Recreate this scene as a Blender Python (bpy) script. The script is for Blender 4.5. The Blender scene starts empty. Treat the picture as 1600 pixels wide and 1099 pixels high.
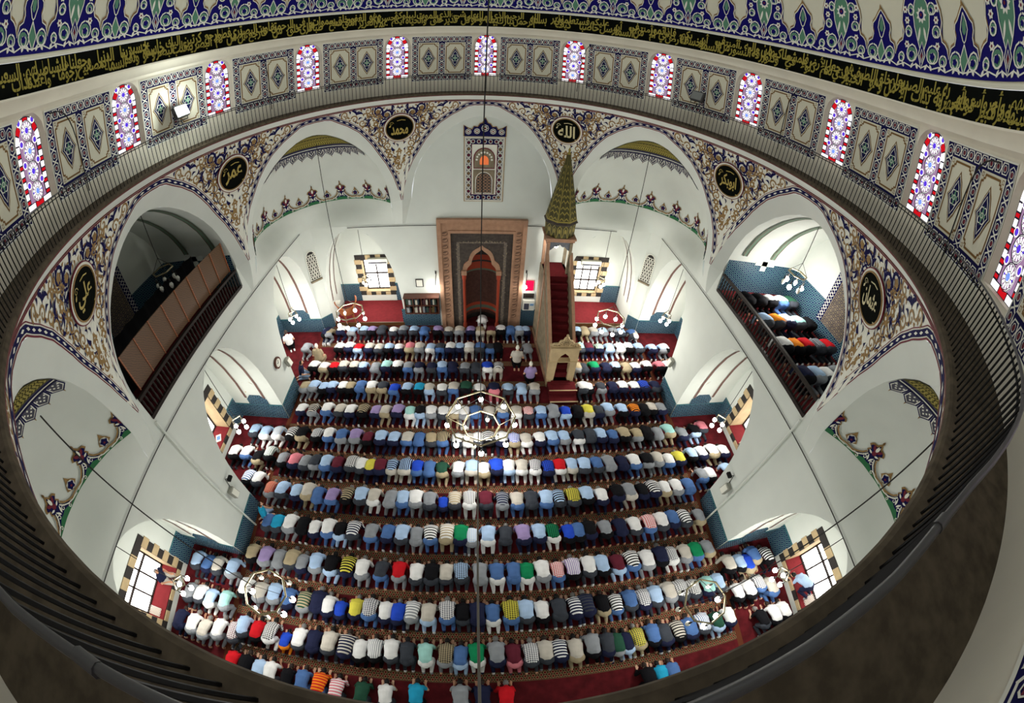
import bpy, bmesh, math, random
from mathutils import Matrix, Vector
from math import sin, cos, pi, radians, degrees, sqrt, hypot, atan2
random.seed(7)
SC = bpy.context.scene
COL = SC.collection
cam=bpy.data.cameras.new('camera'); co=bpy.data.objects.new('camera',cam); bpy.context.scene.collection.objects.link(co); bpy.context.scene.camera=co
yaw,pit,rol=0.107807,0.743686,0.075532
fw=Vector((math.sin(yaw)*math.cos(pit),math.cos(yaw)*math.cos(pit),-math.sin(pit))); rt=Vector((math.cos(yaw),-math.sin(yaw),0)); up=rt.cross(fw)
r2=math.cos(rol)*rt+math.sin(rol)*up; u2=-math.sin(rol)*rt+math.cos(rol)*up
co.matrix_world=Matrix(((r2.x,u2.x,-fw.x,0.0766),(r2.y,u2.y,-fw.y,-6.9631),(r2.z,u2.z,-fw.z,12.06),(0,0,0,1)))
cam.type='PANO'; cam.sensor_width=36; cam.sensor_fit='HORIZONTAL'; cam.clip_start=.02
cy=cam
cy.panorama_type='FISHEYE_LENS_POLYNOMIAL'; cy.fisheye_fov=math.radians(220)
cy.fisheye_polynomial_k0=0; cy.fisheye_polynomial_k1=-0.07430545; cy.fisheye_polynomial_k2=-0.00000492; cy.fisheye_polynomial_k3=0.00001440; cy.fisheye_polynomial_k4=-0.00000025

# ------------------------------------------------------------------ helpers
def srgb(r, g, b):
    f = lambda c: (c/255/12.92) if c/255 <= .04045 else ((c/255+.055)/1.055)**2.4
    return (f(r), f(g), f(b), 1)

class Nodes:
    """small helper for building node trees out of expressions"""
    def __init__(s, name, rough=.6, spec=.3):
        s.m = bpy.data.materials.new(name); s.m.use_nodes = True
        s.t = s.m.node_tree; s.b = s.t.nodes['Principled BSDF']
        s.b.inputs['Roughness'].default_value = rough
        s.b.inputs['Specular IOR Level'].default_value = spec
    def link(s, v, sock):
        if isinstance(v, bpy.types.NodeSocket): s.t.links.new(v, sock)
        else: sock.default_value = v
    def math(s, op, a, b=0.0, c=None):
        n = s.t.nodes.new('ShaderNodeMath'); n.operation = op
        s.link(a, n.inputs[0]); s.link(b, n.inputs[1])
        if c is not None: s.link(c, n.inputs[2])
        return n.outputs[0]
    def xyz(s, kind='Object', uv=None):
        if uv:
            n = s.t.nodes.new('ShaderNodeUVMap'); n.uv_map = uv; o = n.outputs[0]
        else:
            n = s.t.nodes.new('ShaderNodeTexCoord'); o = n.outputs[kind]
        q = s.t.nodes.new('ShaderNodeSeparateXYZ'); s.t.links.new(o, q.inputs[0])
        return q.outputs[0], q.outputs[1], q.outputs[2]
    def mix(s, fac, a, b):
        n = s.t.nodes.new('ShaderNodeMix'); n.data_type = 'RGBA'
        s.link(fac, n.inputs[0]); s.link(a, n.inputs[6]); s.link(b, n.inputs[7])
        return n.outputs[2]
    def noise(s, scale, detail=3.0, vec=None):
        n = s.t.nodes.new('ShaderNodeTexNoise'); n.inputs['Scale'].default_value = scale
        n.inputs['Detail'].default_value = detail
        if vec is None:
            tc = s.t.nodes.new('ShaderNodeTexCoord'); s.t.links.new(tc.outputs['Object'], n.inputs['Vector'])
        else: s.link(vec, n.inputs['Vector'])
        return n.outputs['Fac']
    def step(s, v, a, b):
        n = s.t.nodes.new('ShaderNodeMapRange'); s.link(v, n.inputs[0])
        n.inputs[1].default_value = a; n.inputs[2].default_value = b
        return n.outputs[0]
    def bump(s, h, strength, dist):
        n = s.t.nodes.new('ShaderNodeBump'); n.inputs['Strength'].default_value = strength
        n.inputs['Distance'].default_value = dist; s.t.links.new(h, n.inputs['Height'])
        s.t.links.new(n.outputs[0], s.b.inputs['Normal'])
    def hexwave(s, u, v, period):
        """sum of three cosines: a triangular lattice, 3 on the points, -1.5 in the hollows"""
        k = 2*pi/period*2/sqrt(3)
        a = s.math('COSINE', s.math('MULTIPLY', u, k))
        b = s.math('COSINE', s.math('ADD', s.math('MULTIPLY', u, k*.5), s.math('MULTIPLY', v, k*sqrt(3)/2)))
        c = s.math('COSINE', s.math('SUBTRACT', s.math('MULTIPLY', u, k*.5), s.math('MULTIPLY', v, k*sqrt(3)/2)))
        return s.math('ADD', s.math('ADD', a, b), c)
    def color(s, c): s.link(c, s.b.inputs['Base Color']); return s.m

def flat(name, c, rough=.6, spec=.3, var=.0, scale=3., metal=0., dirt=None):
    n = Nodes(name, rough, spec); n.b.inputs['Metallic'].default_value = metal
    if var:
        f = n.step(n.noise(scale, 5.), .35, .65)
        d = dirt or tuple(x*(1-var) for x in c[:3])+(1,)
        return n.color(n.mix(f, d, c))
    return n.color(c)

def emit(name, c, strength):
    m = bpy.data.materials.new(name); m.use_nodes = True; t = m.node_tree
    t.nodes.clear(); e = t.nodes.new('ShaderNodeEmission'); o = t.nodes.new('ShaderNodeOutputMaterial')
    e.inputs[0].default_value = c; e.inputs[1].default_value = strength
    t.links.new(e.outputs[0], o.inputs[0]); return m

class MB:
    def __init__(s): s.v = []; s.f = []; s.m = []
    def add(s, vs, fs, mat=0):
        o = len(s.v); s.v += [tuple(v) for v in vs]
        for f in fs: s.f.append(tuple(i+o for i in f)); s.m.append(mat)
        return s
    def poly(s, pts, mat=0): return s.add(pts, [tuple(range(len(pts)))], mat)
    def box(s, c, d, mat=0, M=None):
        x, y, z = c; a, b, e = d[0]/2, d[1]/2, d[2]/2
        vs = [Vector((sx*a, sy*b, sz*e)) for sx in (-1, 1) for sy in (-1, 1) for sz in (-1, 1)]
        if M is not None: vs = [M @ v for v in vs]
        vs = [(v.x+x, v.y+y, v.z+z) for v in vs]
        return s.add(vs, [(0,1,3,2),(4,6,7,5),(0,4,5,1),(2,3,7,6),(0,2,6,4),(1,5,7,3)], mat)
    def grid(s, fn, nu, nv, mat=0, closed=False):
        vs = [fn(i/nu, j/nv) for j in range(nv+1) for i in range(nu+1)]
        w = nu+1
        return s.add(vs, [(j*w+i, j*w+i+1, (j+1)*w+i+1, (j+1)*w+i) for j in range(nv) for i in range(nu)], mat)
    def strip(s, A, B, mat=0):
        n = len(A)
        return s.add(list(A)+list(B), [(i, i+1, n+i+1, n+i) for i in range(n-1)], mat)
    def tube(s, pts, r, n=6, mat=0, closed=False, caps=True):
        pts = [Vector(p) for p in pts]; k = len(pts); rings = []
        N = None
        for i, p in enumerate(pts):
            a = pts[(i-1) % k] if (closed or i > 0) else p
            b = pts[(i+1) % k] if (closed or i < k-1) else p
            t = (b-a).normalized()
            if N is None: N = t.orthogonal().normalized()
            else: N = (N - t*N.dot(t)).normalized()
            B = t.cross(N); rr = r[i] if isinstance(r, (list, tuple)) else r
            rings.append([p + (N*cos(2*pi*j/n) + B*sin(2*pi*j/n))*rr for j in range(n)])
        vs = [v for q in rings for v in q]; fs = []
        for i in range(k if closed else k-1):
            a, b = i*n, ((i+1) % k)*n
            fs += [(a+j, a+(j+1) % n, b+(j+1) % n, b+j) for j in range(n)]
        if caps and not closed: fs += [tuple(range(n))[::-1], tuple((k-1)*n+j for j in range(n))]
        return s.add(vs, fs, mat)
    def lathe(s, prof, c=(0, 0, 0), n=16, mat=0, a0=0., a1=2*pi):
        full = abs(a1-a0-2*pi) < 1e-6; w = n if full else n+1
        vs = [(c[0]+r*cos(a0+(a1-a0)*i/n), c[1]+r*sin(a0+(a1-a0)*i/n), c[2]+z) for r, z in prof for i in range(w)]
        fs = []
        for j in range(len(prof)-1):
            for i in range(n):
                k = (i+1) % w
                fs.append((j*w+i, j*w+k, (j+1)*w+k, (j+1)*w+i))
        return s.add(vs, fs, mat)
    def prism(s, poly, fa, fb, mat=0):
        """poly: 2-D outline; fa, fb map (u, v) to the front and the back face"""
        n = len(poly); A = [fa(*p) for p in poly]; B = [fb(*p) for p in poly]
        return s.add(A+B, [tuple(range(n)), tuple(range(2*n-1, n-1, -1))] + [(i, (i+1) % n, n+(i+1) % n, n+i) for i in range(n)], mat)
    def ball(s, c, r, n=8, mat=0, sz=1.):
        return s.lathe([(max(1e-4, r*sin(pi*i/n)), -r*sz*cos(pi*i/n)) for i in range(n+1)], c, n+2, mat)
    def build(s, name, mats, parent=None, smooth=False, loc=None, fix=False):
        me = bpy.data.meshes.new(name); me.from_pydata(s.v, [], s.f)
        mats = mats if isinstance(mats, (list, tuple)) else [mats]
        for m in mats: me.materials.append(m)
        if len(mats) > 1: me.polygons.foreach_set('material_index', s.m)
        if fix:
            b = bmesh.new(); b.from_mesh(me); bmesh.ops.remove_doubles(b, verts=b.verts, dist=1e-4)
            bmesh.ops.recalc_face_normals(b, faces=b.faces); b.to_mesh(me); b.free()
        if smooth:
            me.polygons.foreach_set('use_smooth', [True]*len(me.polygons))
            me.set_sharp_from_angle(angle=radians(smooth if smooth is not True else 35))
        o = bpy.data.objects.new(name, me); COL.objects.link(o)
        if parent is not None: o.parent = parent
        if loc is not None: o.location = loc
        return o

def tag(o, label, cat, group=None, kind=None):
    o['label'] = label; o['category'] = cat
    if group: o['group'] = group
    if kind: o['kind'] = kind
    return o
def struct(o): o['kind'] = 'structure'; return o
def empty(name, loc=(0, 0, 0), rz=0):
    o = bpy.data.objects.new(name, None); COL.objects.link(o); o.location = loc; o.rotation_euler = (0, 0, rz)
    o.empty_display_size = .1; return o
def copy_tree(o, parent=None):
    c = o.copy(); COL.objects.link(c)
    if parent is not None: c.parent = parent
    for ch in list(o.children): copy_tree(ch, c)
    return c
def lerp(a, b, t): return a+(b-a)*t
def interp(tab, x):
    if x <= tab[0][0]: return tab[0][1]
    for (a, p), (b, q) in zip(tab, tab[1:]):
        if x <= b: return p+(q-p)*(x-a)/(b-a) if b > a else q
    return tab[-1][1]
def resample(pts, n):
    d = [0.]
    for a, b in zip(pts, pts[1:]): d.append(d[-1]+sqrt(sum((x-y)**2 for x, y in zip(a, b))))
    out = []; j = 0
    for i in range(n+1):
        t = d[-1]*i/n
        while j < len(d)-2 and d[j+1] < t: j += 1
        k = (t-d[j])/max(1e-9, d[j+1]-d[j]); out.append(tuple(lerp(x, y, k) for x, y in zip(pts[j], pts[j+1])))
    return out

# ------------------------------------------------------------------ 2-D ornament (lists of polygons)
def o_disc(x, y, r, n=10, sy=1.): return [[(x+r*cos(2*pi*i/n), y+r*sy*sin(2*pi*i/n)) for i in range(n)]]
def o_ribbon(pts, w, closed=False):
    out = []; L = []; k = len(pts)
    for i in range(k):
        a = pts[(i-1) % k] if closed or i > 0 else pts[i]; b = pts[(i+1) % k] if closed or i < k-1 else pts[i]
        dx, dy = b[0]-a[0], b[1]-a[1]; d = hypot(dx, dy) or 1
        ww = w(i/(k-1)) if callable(w) else w
        L.append(((pts[i][0]-dy/d*ww/2, pts[i][1]+dx/d*ww/2), (pts[i][0]+dy/d*ww/2, pts[i][1]-dx/d*ww/2)))
    for i in range(k if closed else k-1):
        a, b = L[i], L[(i+1) % k]; out.append([a[0], b[0], b[1], a[1]])
    return out
def o_ring(x, y, r, w, n=14, sy=1.): return o_ribbon([(x+r*cos(2*pi*i/n), y+r*sy*sin(2*pi*i/n)) for i in range(n)], w, True)
def o_leaf(x, y, L, w, ang, bend=.0, n=5):
    up = []; dn = []; ca, sa = cos(ang), sin(ang)
    for i in range(n+1):
        t = i/n; u = L*t; h = w*sin(pi*t**.8)/2; c = bend*L*sin(pi*t)
        for lst, q in ((up, c+h), (dn, c-h)): lst.append((x+u*ca-q*sa, y+u*sa+q*ca))
    return [[up[i], up[i+1], dn[i+1], dn[i]] for i in range(n)]
def o_spiral(x, y, r, turns, ang, w, sgn=1, n=14):
    return o_ribbon([(x+r*(1-.85*i/n)*cos(ang+sgn*2*pi*turns*i/n), y+r*(1-.85*i/n)*sin(ang+sgn*2*pi*turns*i/n)) for i in range(n+1)], lambda t: w*(1-.4*t))
def o_rosette(x, y, r, k, a0=0., wid=.75):
    out = []
    for i in range(k): out += o_leaf(x, y, r, 2*pi*r/k*wid, a0+2*pi*i/k, n=4)
    return out
def o_move(ps, dx=0, dy=0, s=1., mx=1): return [[(dx+mx*s*x, dy+s*y) for x, y in p] for p in ps]
class Paint:
    """collects coloured 2-D polygons, then lays them on a surface given by fn(u, v, lift)"""
    def __init__(s): s.q = []
    def add(s, ps, mat, lift=1): s.q += [(p, mat, lift) for p in ps]; return s
    def lay(s, mb, fn, step=.003, base=.004, keep=None):
        for p, m, l in s.q:
            if keep and not all(keep(*a) for a in p): continue
            mb.add([fn(a, b, base+step*l) for a, b in p], [tuple(range(len(p)))], m)

# ------------------------------------------------------------------ materials
WHITE = flat('white_plaster', srgb(213, 218, 211), .85, .2, .05, 1.2)
CREAM = flat('cream_plaster', srgb(228, 222, 204), .85, .2, .07, 1.6)
DOMECR = flat('dome_plaster', srgb(214, 211, 190), .85, .2, .05, .9)
WINW = flat('stone_reveal', srgb(198, 190, 174), .8, .2, .08, 3.)
NAVY = flat('navy_paint', srgb(20, 19, 70), .8, .1); DBLUE = flat('dome_blue_paint', srgb(20, 15, 98), .8, .1)
GREEN = flat('green_paint', srgb(84, 132, 106), .7); DGREEN = flat('dark_green_paint', srgb(36, 104, 62), .7)
GOLD = flat('ochre_paint', srgb(142, 112, 66), .7); MAROON = flat('maroon_paint', srgb(104, 20, 40), .7)
PWHITE = flat('white_paint', srgb(226, 226, 214), .8); BLACKG = flat('black_green_paint', srgb(8, 11, 7), .9, .05)
SCRIPT = flat('gold_script_paint', srgb(152, 140, 58), .7)
GREYP = flat('grey_line_paint', srgb(70, 70, 84), .8); REDLINE = flat('red_line_paint', srgb(96, 48, 46), .8)
IRON = flat('black_iron', srgb(10, 10, 11), .6, .2); PIPE = flat('grey_pipe_paint', srgb(58, 58, 58), .45, .4)
CONC = flat('dusty_concrete', srgb(88, 79, 65), .95, .1, .4, 9.)
DWOOD = flat('dark_wood', srgb(36, 27, 22), .6, .2, .3, 6.)
LEAD = flat('window_lead', srgb(40, 30, 60), .7)
BRASS = flat('brass', srgb(150, 140, 110), .35, .5, metal=.8)
CORD = flat('grey_cord', srgb(92, 88, 80), .8); CABLE = flat('dark_cable', srgb(40, 38, 36), .7)
BULB = emit('bulb_glow', (1, .97, .9, 1), 28.); DAY = emit('daylight_glow', (1, .97, .94, 1), 7.)
def wood(name, c, d, sc=8.):
    n = Nodes(name, .45, .4); x, y, z = n.xyz()
    w = n.t.nodes.new('ShaderNodeTexWave'); w.inputs['Scale'].default_value = sc; w.inputs['Distortion'].default_value = 6.
    w.inputs['Detail'].default_value = 3.; w.bands_direction = 'DIAGONAL'
    tc = n.t.nodes.new('ShaderNodeTexCoord'); n.t.links.new(tc.outputs['Object'], w.inputs['Vector'])
    return n.color(n.mix(w.outputs['Fac'], d, c))
BOARD = wood('brown_board', srgb(94, 64, 34), srgb(76, 50, 26)); WALNUT = wood('walnut', srgb(96, 52, 34), srgb(64, 34, 24))
PULPITW = wood('pulpit_oak', srgb(160, 92, 48), srgb(122, 64, 34))
STONE = flat('carved_stone', srgb(186, 164, 126), .8, .2, .16, 3.)
PINKST = flat('pink_stone', srgb(172, 134, 108), .8, .2, .2, 5.)
GREYST = flat('weathered_stone', srgb(140, 128, 106), .85, .2, .3, 4.)
DARKST = flat('dark_basalt', srgb(74, 66, 60), .8, .3, .35, 9.)
REDST = flat('red_painted_stone', srgb(150, 58, 34), .7); BLKST = flat('black_stone', srgb(44, 40, 38), .8)
GRNST = flat('grey_green_stone', srgb(88, 98, 84), .8)
STAIR = flat('stair_carpet', srgb(88, 24, 28), .95, .1, .2, 8.)
def tiles(name, op):
    n = Nodes(name, .25, .5); x, y, z = n.xyz(); u = n.math(op, x, y)
    h = n.hexwave(u, z, .15)
    f = n.math('MULTIPLY', n.step(h, -.45, -.3), n.step(h, .35, .2))
    core = n.step(h, 1.6, 2.2)
    base = n.mix(core, srgb(24, 62, 80), srgb(14, 28, 74))
    return n.color(n.mix(f, base, srgb(150, 176, 186)))
TILE = tiles('blue_wall_tiles', 'ADD'); TILE_DIAG = tiles('blue_corner_tiles', 'SUBTRACT'); TILEB = flat('tile_border', srgb(20, 92, 100), .3, .5)
def carpet():
    n = Nodes('prayer_carpet', .95, .1); x, y, z = n.xyz()
    t = n.math('SUBTRACT', n.math('FRACT', n.math('ADD', n.math('DIVIDE', n.math('ADD', y, 7.10), 1.2364), .5)), .5)
    d = n.math('ABSOLUTE', n.math('MULTIPLY', t, 1.2364))
    band = n.math('MULTIPLY', n.step(d, .150, .146), n.step(n.math('ABSOLUTE', x), 7.86, 7.84))
    edge = n.math('MULTIPLY', n.step(d, .150, .146), n.step(d, .118, .122))
    h = n.hexwave(x, n.math('MULTIPLY', t, 1.2364), .128)
    net = n.math('MULTIPLY', n.step(h, -.9, -.6), n.step(h, .75, .45))
    ground = n.mix(n.step(n.noise(3., 4.), .35, .7), srgb(72, 20, 24), srgb(98, 28, 34))
    inner = n.mix(net, n.mix(n.step(h, .8, 1.2), srgb(54, 30, 24), srgb(106, 26, 30)), srgb(150, 128, 92))
    inner = n.mix(edge, inner, srgb(92, 76, 54))
    side = n.math('MULTIPLY', n.step(n.math('ABSOLUTE', x), 7.84, 7.86), n.step(n.math('ABSOLUTE', x), 8.06, 8.04))
    c = n.mix(band, ground, inner)
    return n.color(n.mix(side, c, srgb(96, 52, 34)))
CARPET = carpet()
RUG = flat('platform_carpet', srgb(116, 38, 42), .95, .1, .15, 6.)

# ------------------------------------------------------------------ the dome: drum, windows, bands
def rev(az, z, r): a = radians(az); return (r*sin(a), r*cos(a), z)
def drum_r(z): return 7.78-(z-10.94)*.15
def dome_r(z): return sqrt(7.45**2-(z-12.66)**2)
NW = 16; HW, SILL, SPR, TOP = .46, 11.50, 12.58, 13.02
def win_top(u):
    k = min(1, abs(u)/HW); return SPR+(TOP-SPR)*sqrt(max(0, 1-k*k))
# drum wall with sixteen arched openings; panels painted on it belong to the same wall
mb = MB(); DM = [CREAM, WINW, NAVY, PWHITE, flat('dark_gold_line_paint', srgb(118, 86, 40), .7), DOMECR, GREEN, MAROON, GREYP]
def dpt(k, u, z, lift=0.): # u in metres along the wall of sector k
    r = drum_r(z); return rev(22.5*k+degrees(u/7.6), z, r-lift)
sect = 7.6*radians(22.5)
us = [-HW+2*HW*i/14 for i in range(15)]
side = [HW+(sect-2*HW)*i/8 for i in range(9)]
for k in range(NW):
    for a, b in zip(us, us[1:]):
        mb.poly([dpt(k, a, 10.94), dpt(k, b, 10.94), dpt(k, b, SILL), dpt(k, a, SILL)])
        mb.poly([dpt(k, a, win_top(a)), dpt(k, b, win_top(b)), dpt(k, b, 13.1), dpt(k, a, 13.1)])
    for a, b in zip(side, side[1:]):
        mb.poly([dpt(k, a, 10.94), dpt(k, b, 10.94), dpt(k, b, 13.1), dpt(k, a, 13.1)])
    out = [(-HW, SILL)]+[(u, win_top(u)) for u in us]+[(HW, SILL), (-HW, SILL)]
    def inner(u, z, k=k): return rev(22.5*k+degrees(u*.84/7.7), SILL+.02+(z-SILL)*.97, drum_r(z)+.09)
    mb.strip([dpt(k, *p) for p in out], [inner(*p) for p in out], 1)
    # painted block between two windows
    P = Paint(); b0, b1 = HW+.02, sect-HW-.02; w = b1-b0
    rect = lambda x0, x1, y0, y1: [[(x0+(x1-x0)*i/6, y0), (x0+(x1-x0)*(i+1)/6, y0), (x0+(x1-x0)*(i+1)/6, y1), (x0+(x1-x0)*i/6, y1)] for i in range(6)]
    P.add(rect(b0, b1, 11.34, 12.95), 2)
    for x0, x1, y0, y1 in ((b0, b1, 11.34, 11.365), (b0, b1, 12.925, 12.95)): P.add(rect(x0, x1, y0, y1), 3, 2)
    for x in (b0, b1): P.add([[(x-.012, 11.34), (x+.012, 11.34), (x+.012, 12.95), (x-.012, 12.95)]], 3, 2)
    bw = w*.105; pw = w*.345
    cols = [(b0+bw*.5, 11.34, 12.95), (b0+w*.5, 11.58, 12.72), (b1-bw*.5, 11.34, 12.95)]
    def chain(x0, y0, x1, y1, hw, n):
        q = []; r = []; g = []
        for i in range(n):
            ax, ay = lerp(x0, x1, i/n), lerp(y0, y1, i/n); bx, by = lerp(x0, x1, (i+1)/n), lerp(y0, y1, (i+1)/n)
            dx, dy = (bx-ax), (by-ay); L = hypot(dx, dy); nx, ny = -dy/L*hw, dx/L*hw
            f = lambda t, s: (ax+dx*t+nx*s, ay+dy*t+ny*s)
            hexa = [f(.04, 0), f(.22, .8), f(.78, .8), f(.96, 0), f(.78, -.8), f(.22, -.8)]
            q += o_ribbon(hexa, .016, True)
            q += o_ribbon([f(-.18, .9), f(.18, -.9)], .013)+o_ribbon([f(-.18, -.9), f(.18, .9)], .013)
            cx, cy = f(.5, 0)
            r += o_rosette(cx, cy, hw*.45, 6); g += o_ring(cx, cy, hw*.5, .010, 8)
        return q, r, g
    for (x0, y0, x1, y1, n) in [(c[0], c[1]+.05, c[0], c[2]-.05, 7) for c in (cols[0], cols[2])]+[(cols[1][0], 11.6, cols[1][0], 12.7, 5), (b0+bw, 12.835, b1-bw, 12.835, 8), (b0+bw, 11.46, b1-bw, 11.46, 8)]:
        q, r, g = chain(x0, y0, x1, y1, bw*.42, n); P.add(q, 3, 2); P.add(r, 7, 2); P.add(g, 3, 3)
    for x0 in (b0+bw, b1-bw-pw):
        x1 = x0+pw; y0, y1 = 11.59, 12.72; cx, cy = (x0+x1)/2, (y0+y1)/2
        P.add([[(lerp(x0, x1, i/4), y0), (lerp(x0, x1, (i+1)/4), y0), (lerp(x0, x1, (i+1)/4), y1), (lerp(x0, x1, i/4), y1)] for i in range(4)], 5, 3)
        P.add(o_ribbon([(x0+.01, y0), (x0+.01, y1)], .02)+o_ribbon([(x1-.01, y0), (x1-.01, y1)], .02), 3, 4)
        for yy in (y0+.05, y1-.05): P.add(o_ribbon([(x0+.13, yy), (x1-.13, yy)], .032), 4, 4)
        for xx in (x0+.045, x1-.045): P.add(o_ribbon([(xx, y0+.14), (xx, y1-.14)], .032), 4, 4)
        for sx in (-1, 1):
            for sy in (-1, 1):
                c = lambda a, b: (cx+sx*(pw/2-a), cy+sy*((y1-y0)/2-b))
                P.add(o_ribbon([c(.14, .05), c(.14, .10), c(.10, .10), c(.10, .14), c(.045, .14)], .036), 4, 4)
                P.add(o_ribbon([c(.03, .03), c(.08, .03), c(.08, .08), c(.03, .08)], .014, True), 4, 4)
        dia = lambda s, m=1.: [(cx+s*x*pw, cy+s*y*pw*m) for x, y in ((0, .56), (.07, .44), (.13, .36), (.2, .2), (.27, .08), (.34, 0), (.27, -.08), (.2, -.2), (.13, -.36), (.07, -.44), (0, -.56), (-.07, -.44), (-.13, -.36), (-.2, -.2), (-.27, -.08), (-.34, 0), (-.27, .08), (-.2, .2), (-.13, .36), (-.07, .44))]
        P.add([dia(1.04)], 4, 4); P.add([dia(.93)], 5, 5); P.add([dia(.86)], 2, 6)
        P.add(o_ribbon([(x, cy+(y-cy)) for x, y in dia(.66)], .014, True), 3, 7)
        for a in range(4): P.add(o_ring(cx+pw*.085*cos(a*pi/2+pi/4), cy+pw*.12*sin(a*pi/2+pi/4), pw*.07, .014, 10), 3, 7)
        P.add([[(cx+x*pw*.15, cy+y*pw*.2) for x, y in ((0, 1), (.3, .3), (1, 0), (.3, -.3), (0, -1), (-.3, -.3), (-1, 0), (-.3, .3))]], 6, 7)
        P.add(o_ring(cx, cy, pw*.05, .012, 8), 3, 8)
    P.lay(mb, lambda u, z, l, k=k: dpt(k, u, z, l), .0035)
struct(mb.build('wall_drum', DM))

# coloured windows: one pane mesh, turned round the drum
GW, GR, GV, GB, GP = (emit('glass_white', (1, .96, .97, 1), 1.5), emit('glass_red', srgb(200, 20, 30), 1.1), emit('glass_violet', srgb(92, 60, 220), 1.1), emit('glass_blue', srgb(120, 150, 255), 1.2), emit('glass_pink', srgb(214, 170, 214), .55))
wm = MB(); IW = HW*.84*.985
def wpt(u, z, l): a = u/7.7; q = drum_r(z)+.085-l; return (q*sin(a), q*cos(a), SILL+.02+(z-SILL)*.97)
P = Paint(); g = [[(a, SILL), (b, SILL), (b, win_top(b)), (a, win_top(a))] for a, b in zip(us, us[1:])]
P.add([[(x*.84, y) for x, y in p] for p in g], 0)
bw = .115; n = 10; zb = SILL+.11
P.add([[(-IW+bw+.02, zb), (IW-bw-.02, zb), (IW-bw-.02, SPR+.1), (IW*.5, SPR+.26), (0, SPR+.33), (-IW*.5, SPR+.26), (-IW+bw+.02, SPR+.1)]], 5, 1)
for sx in (-1, 1):
    for i in range(n):
        red = i % 2 == 0; q0 = (i//2)*.2+(0 if red else .075); q1 = q0+(.075 if red else .125)
        y0, y1 = lerp(zb, SPR, q0), lerp(zb, SPR, q1)
        P.add([[(sx*(IW-.015), y0+.012), (sx*(IW-bw), y0+.012), (sx*(IW-bw), y1-.012), (sx*(IW-.015), y1-.012)]], 2 if red else 1, 2)
for i in range(7):
    a0, a1 = pi*(i+.08)/7, pi*(i+.92)/7
    f = lambda a, s: ((IW-.015-s)*cos(a), SPR+(TOP-SPR-.02-s*1.0)*sin(a))
    P.add([[f(a0, 0), f((a0+a1)/2, 0), f(a1, 0), f(a1, bw), f((a0+a1)/2, bw), f(a0, bw)]], 2 if i % 2 else 1, 2)
for i in range(3):
    x0, x1 = lerp(-IW, IW, i/3)+.012, lerp(-IW, IW, (i+1)/3)-.012
    P.add([[(x0, SILL+.01), (x1, SILL+.01), (x1, zb-.015), (x0, zb-.015)]], 2 if i == 1 else 1, 2)
for i in range(4):
    cx, cy, R = 0, lerp(zb+.14, SPR+.20, i/3), .155
    P.add(o_disc(cx, cy, R*1.12, 12), 1, 2)
    for j in range(12):
        a = 2*pi*j/12
        P.add(o_ribbon([(cx+.07*cos(a), cy+.07*sin(a)), (cx+R*cos(a), cy+R*sin(a))], .013), 0, 3)
        P.add([[(cx+R*.93*cos(a-.2), cy+R*.93*sin(a-.2)), (cx+R*.93*cos(a+.2), cy+R*.93*sin(a+.2)), (cx+R*.62*cos(a), cy+R*.62*sin(a))]], 3 if j in (0, 6) else 5, 4)
    P.add(o_ring(cx, cy, R, .012, 12), 0, 5); P.add(o_ring(cx, cy, .07, .012, 8), 0, 4); P.add(o_ring(cx, cy, R*1.12, .014, 12), 0, 4)
    P.add(o_disc(cx, cy, .056, 6), 3 if i % 2 else 4, 5)
    for sx in (-1, 1):
        P.add(o_disc(sx*.2, cy+.15, .045, 6), 3, 3); P.add(o_ring(sx*.2, cy+.15, .06, .016, 8), 1, 4)
P.lay(wm, wpt, .004)
for k in range(NW):
    o = wm.build('window_1', [LEAD, GW, GR, GV, GB, GP]) if k == 0 else None
    if k == 0: w0 = o
    else: o = w0.copy(); COL.objects.link(o); o.name = 'window_%d' % (k+1)
    o.rotation_euler = (0, 0, -radians(22.5*k)); struct(o)

# cornice under the inscription
mb = MB()
prof = [(drum_r(13.0)-.004, 13.0), (7.43, 13.03), (7.38, 13.05), (7.385, 13.11), (7.36, 13.15), (7.33, 13.21), (7.29, 13.24), (7.29, 13.275), (7.40, 13.285), (7.44, 13.29)]
mb.grid(lambda u, v: rev(360*u, *[(z, r) for r, z in [prof[int(round(v*(len(prof)-1)))]]][0]), 128, len(prof)-1)
struct(mb.build('trim_1', CREAM, smooth=40))

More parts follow.
